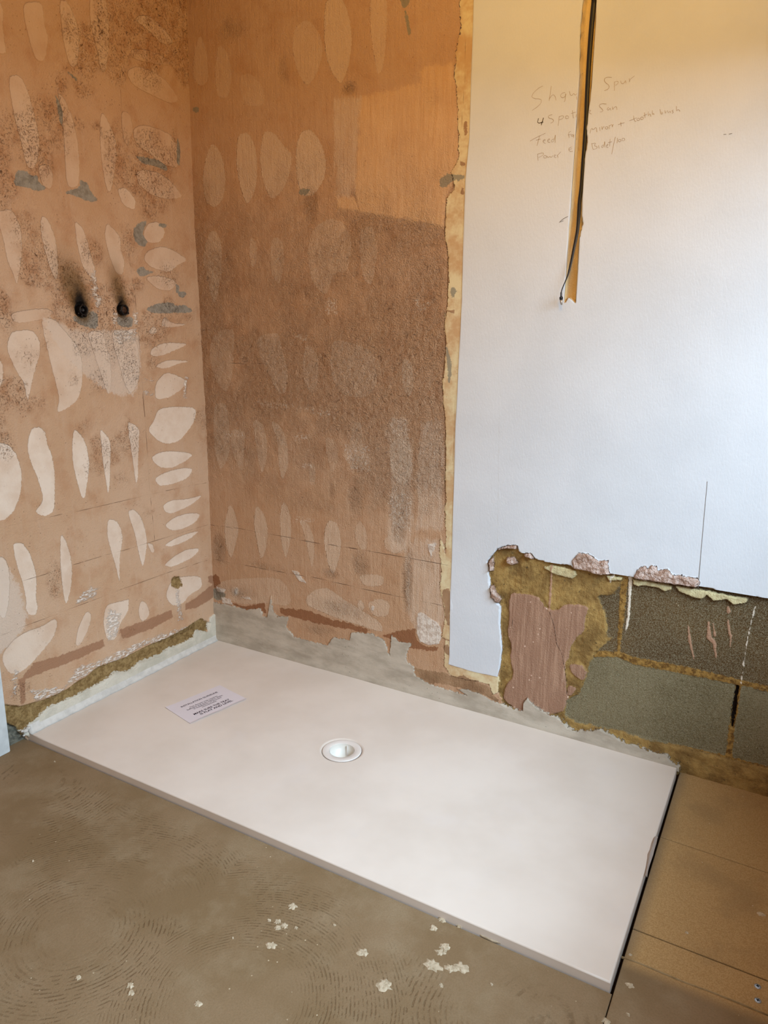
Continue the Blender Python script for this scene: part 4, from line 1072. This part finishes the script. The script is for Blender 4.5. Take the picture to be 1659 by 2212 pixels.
# ================================================================== INSTRUCTION SHEET
paper_m = simple('label_paper', (222, 214, 220), .6, .25)
ink_m = simple('label_ink', (58, 30, 48), .7, .2)
LC = [on_floor(p, .0006) for p in [(357, 1528.5), (475, 1480), (533, 1511), (412, 1564)]]
lab = empty('instruction_sheet', (sum(p[0] for p in LC) / 4, sum(p[1] for p in LC) / 4, 0))
tag(lab, 'white paper sheet of printed installation guidelines lying on the shower tray', 'paper sheet')
lo = Vector(lab.location)
def lab_pt(u, v):   # u along the reading direction, v down the sheet
    a, b, c, d = [Vector(p) for p in LC]
    return (a.lerp(b, u)).lerp(d.lerp(c, u), v)
bm = bmesh.new(); NU, NV = 40, 28; G = []
for i in range(NU + 1):
    row = []
    for j in range(NV + 1):
        u, v = i / NU, j / NV
        p = lab_pt(u, v)
        z = .0009 + .0012 * max(0, 1 - 6 * math.hypot(u, v)) + .0035 * max(0, (v - .93) / .07) ** 2 * (.4 + .6 * abs(math.sin(u * 6))) + .003 * max(0, (u - .9) / .1) ** 2 * max(0, v - .4)
        row.append(bm.verts.new(Vector((p.x, p.y, z)) - lo))
    G.append(row)
for i in range(NU):
    for j in range(NV): bm.faces.new((G[i][j], G[i][j + 1], G[i + 1][j + 1], G[i + 1][j]))
ex = bmesh.ops.extrude_face_region(bm, geom=bm.faces[:])
for v in ex['geom']:
    if isinstance(v, bmesh.types.BMVert): v.co.z += .0003
obj('paper', bm, paper_m, lab)
def text_mesh(name, body, size, cx, v, parent, bold=0.0):
    cu = bpy.data.curves.new('tmp', 'FONT'); cu.body = body; cu.size = 1; cu.align_x = 'CENTER'; cu.offset = bold
    cu.resolution_u = 3
    to = bpy.data.objects.new('tmp', cu); COL.objects.link(to)
    bpy.context.view_layer.update()
    me = bpy.data.meshes.new_from_object(to.evaluated_get(bpy.context.evaluated_depsgraph_get()))
    bpy.data.objects.remove(to)
    xs_ = [q.co.x for q in me.vertices]; W = max(xs_) - min(xs_); x0 = (max(xs_) + min(xs_)) / 2
    for q in me.vertices:
        uu = cx + (q.co.x - x0) / W * size[0]; vv = v - q.co.y * size[1]
        p = lab_pt(uu, vv); q.co = Vector((p.x, p.y, .0015)) - lo
    me.materials.clear(); me.materials.append(ink_m)
    o = bpy.data.objects.new(name, me); COL.objects.link(o); o.parent = parent
for body, wd, cx, v, hh, bold in [('INSTALLATION GUIDELINE', .66, .50, .27, .085, .012), ('This shower tray requires', .50, .50, .415, .07, .004), ('Sufficient and even support whilst', .64, .50, .475, .07, .004),
                                  ('is installation to prevent', .50, .52, .535, .07, .004), ('movement', .26, .52, .595, .07, .004), ('MAKE SURE THE TRAY', .64, .50, .745, .095, .02), ('IS FLAT AND LEVEL', .58, .54, .84, .095, .02)]:
    text_mesh('printed_line', body, (wd, hh), cx, v, lab, bold)

# torn strip of film on the tray's right-hand edge
film_m = simple('torn_film', (220, 208, 200), .4, .4)
bm = bmesh.new()
Lp = [(1412, 1808), (1407, 1820), (1404, 1833), (1399, 1843), (1398, 1855), (1397, 1868), (1395, 1880), (1393, 1893)]
Rp = [(1420, 1806), (1417, 1820), (1413, 1833), (1410, 1845), (1406, 1857), (1402, 1868), (1399, 1880), (1397, 1893)]
A_ = []
for k, (a, b) in enumerate(zip(Lp, Rp)):
    pa, pb = on_floor(a, .003), on_floor(b, .003)
    za = .0008 + .002 * (k % 2); A_.append([bm.verts.new((pa[0], pa[1], .0008)), bm.verts.new(((pa[0] + pb[0]) / 2, (pa[1] + pb[1]) / 2, .004 + za)), bm.verts.new((pb[0] + .001, pb[1], .0012 - .001 * (k % 2)))])
for a, b in zip(A_, A_[1:]):
    for k in range(2): bm.faces.new((a[k], a[k + 1], b[k + 1], b[k]))
bmesh.ops.solidify(bm, geom=bm.faces[:], thickness=.0004)
tag(obj('film_strip', bm, film_m), 'torn scrap of white protective film clinging to the right edge of the shower tray', 'film scrap')

# ================================================================== CABLE
cable_m = simple('black_cable', (26, 24, 30), .45, .4)
cp = px('H', [(786, -60), (780, 0), (770, 100), (762, 200), (755, 300), (749, 400), (744, 500), (740, 600), (732, 720), (724, 830), (716, 940)]) + px('L', [(805, 120), (795, 300), (783, 480), (765, 640), (738, 780), (708, 920), (680, 1060), (655, 1180), (630, 1290), (600, 1390), (560, 1490), (525, 1570), (500, 1640), (490, 1690)])
wid = [6.2, 6.2, 6.1, 6.0, 5.8, 5.6, 5.4, 5.2, 5.0, 4.9, 4.8, 4.7, 4.6, 4.4, 4.1, 3.8, 3.5, 3.3, 3.1, 2.8, 2.1, 1.5, 1.4, 1.4, 1.5]
dep = [-.008, -.008, -.008, -.008, -.008, -.008, -.008, -.008, -.008, -.008, -.008, -.007, -.006, -.004, 0, .003, .006, .008, .010, .013, .017, .020, .022, .023, .024]
P3 = []
for p, h in zip(cp, dep):
    x, z = on_back(p, h); P3.append((x, -h, z))
# continue up out of frame
x0, y0, z0 = P3[0]; P3 = [(x0 + .012, y0, z0 + .25)] + P3; wid = [6.2] + wid
bm = bmesh.new()
P3s, ws = [], []
for i in range(len(P3) - 1):
    p0, p1, p2, p3 = [Vector(P3[max(0, min(len(P3) - 1, i + d))]) for d in (-1, 0, 1, 2)]
    for s_ in range(4):
        t_ = s_ / 4
        P3s.append(.5 * ((2 * p1) + (p2 - p0) * t_ + (2 * p0 - 5 * p1 + 4 * p2 - p3) * t_ ** 2 + (3 * p1 - p0 - 3 * p2 + p3) * t_ ** 3)); ws.append((wid[i] * (1 - t_) + wid[i + 1] * t_) * .001)
P3s.append(Vector(P3[-1])); ws.append(wid[-1] * .001)
sweep(bm, P3s, ws, 12, .55)
cb = empty('power_cable', (P3[-1][0], P3[-1][1], P3[-1][2]))
tag(cb, 'black cable hanging down a chase cut in the white wall, ending in a small connector', 'cable')
def reparent(o):
    o.parent = cb
    for v in o.data.vertices: v.co -= cb.location
reparent(obj('cord', bm, cable_m, None, True))
e = Vector(P3[-1])
def conn(name, y0, y1, prof, mat):
    a = Vector((on_back(px('L', [y0])[0], .024)[0], -.024, on_back(px('L', [y0])[0], .024)[1]))
    b = Vector((on_back(px('L', [y1])[0], .024)[0], -.024, on_back(px('L', [y1])[0], .024)[1]))
    M_ = Matrix.Translation(a) @ (b - a).to_track_quat('Z', 'Y').to_matrix().to_4x4()
    L_ = (b - a).length
    bm = bmesh.new(); lathe(bm, [(r * .001, f * L_) for r, f in prof], 20, M_)
    reparent(obj(name, bm, mat, None, True))
conn('connector_boot', (490, 1670), (492, 1800), [(0, 0), (1.6, 0), (2.1, .1), (2.2, .5), (2.4, .56), (4.4, .62), (4.6, .75), (4.2, .98), (0, 1)], cable_m)
conn('connector_tip', (492, 1798), (500, 1888), [(0, 0), (3.4, 0), (3.5, .35), (3.3, .6), (2.2, .95), (0, 1)], simple('grey_metal_tip', (180, 172, 164), .3, .6, .6))

# ================================================================== CUT PIPES IN THE LEFT WALL
burnt = simple('burnt_copper', (30, 26, 26), .45, .5, .3, nz=(140, 14))
rust = simple('scorched_copper', (86, 58, 36), .5, .5, .3, nz=(120, 40))
for i, (pp, m_in, lab_t) in enumerate([(PIPES[0], burnt, 'left of two soot-blackened cut water pipes in the pink plaster wall'), (PIPES[1], rust, 'right of two soot-ringed cut water pipes, with rusty brown end, in plaster wall')]):
    y, z = on_left(pp, -.004)
    e_ = empty('water_pipe', (bend(z) - .017, y, z)); tag(e_, lab_t, 'pipe', 'cut pipes')
    del e_['group']
    Mx = Matrix.Rotation(math.radians(90), 4, 'Y')
    bm = bmesh.new()
    lathe(bm, [(.0152, -.005), (.0156, .012), (.0150, .0195), (.0135, .0210), (.0118, .0200), (.0112, .008)], 32, Mx)
    obj('pipe_collar', bm, burnt, e_, True)
    bm = bmesh.new()
    if i == 0: prof_ = [(.0112, .006), (.0095, .010), (.0062, .0115), (.0056, .0150), (.0046, .0155), (.0034, .0120), (0, .0115)]
    else: prof_ = [(.0112, .012), (.0100, .0165), (.0070, .0158), (.0050, .0175), (.0020, .0160), (0, .0165)]
    lathe(bm, prof_, 28, Mx)
    for v in bm.verts: v.co += Vector((random.uniform(-1, 1), random.uniform(-1, 1), random.uniform(-1, 1))) * (.0003 if i == 0 else .0009)
    obj('pipe_plug', bm, m_in, e_, True)
    bm = bmesh.new()
    for k in range(9):
        a_ = random.uniform(0, 6.28); rr = random.uniform(.0125, .0175)
        bmesh.ops.create_icosphere(bm, subdivisions=1, radius=random.uniform(.0018, .0038), matrix=Matrix.Translation((random.uniform(.012, .018), rr * math.cos(a_), rr * math.sin(a_) - .002)))
    obj('burnt_residue', bm, burnt, e_, True)

# ================================================================== FLOOR SCREWS
zinc = simple('zinc_screw', (176, 184, 196), .3, .6, .7)
slot = simple('screw_recess', (26, 28, 34), .5, .4, .3)
for k, (p, lt) in enumerate([((1636.5, 2131), 'upper of two zinc countersunk screws in the floor board at the bottom right'), ((1637, 2161.5), 'lower of two zinc countersunk screws in the floor board at the bottom right')]):
    x, y = on_floor(p, ZF)
    s = empty('floor_screw', (x, y, ZF)); tag(s, lt, 'screw')
    bm = bmesh.new(); lathe(bm, [(.0016, -.016), (.0018, -.006), (.0058, -.0006), (.0060, .0006), (.0045, .0012), (0, .0013)], 28)
    obj('screw_head', bm, zinc, s, True)
    bm = bmesh.new()
    for a_ in (.3 + k, .3 + k + math.pi / 2):
        c_, s_ = math.cos(a_), math.sin(a_)
        v = [bm.verts.new((c_ * u - s_ * w_, s_ * u + c_ * w_, zz)) for zz in (.0010, .0017) for u, w_ in ((-.0028, -.0008), (.0028, -.0008), (.0028, .0008), (-.0028, .0008))]
        for f in ((3, 2, 1, 0), (4, 5, 6, 7), (0, 1, 5, 4), (1, 2, 6, 5), (2, 3, 7, 6), (3, 0, 4, 7)): bm.faces.new([v[q_] for q_ in f])
    obj('cross_recess', bm, slot, s)
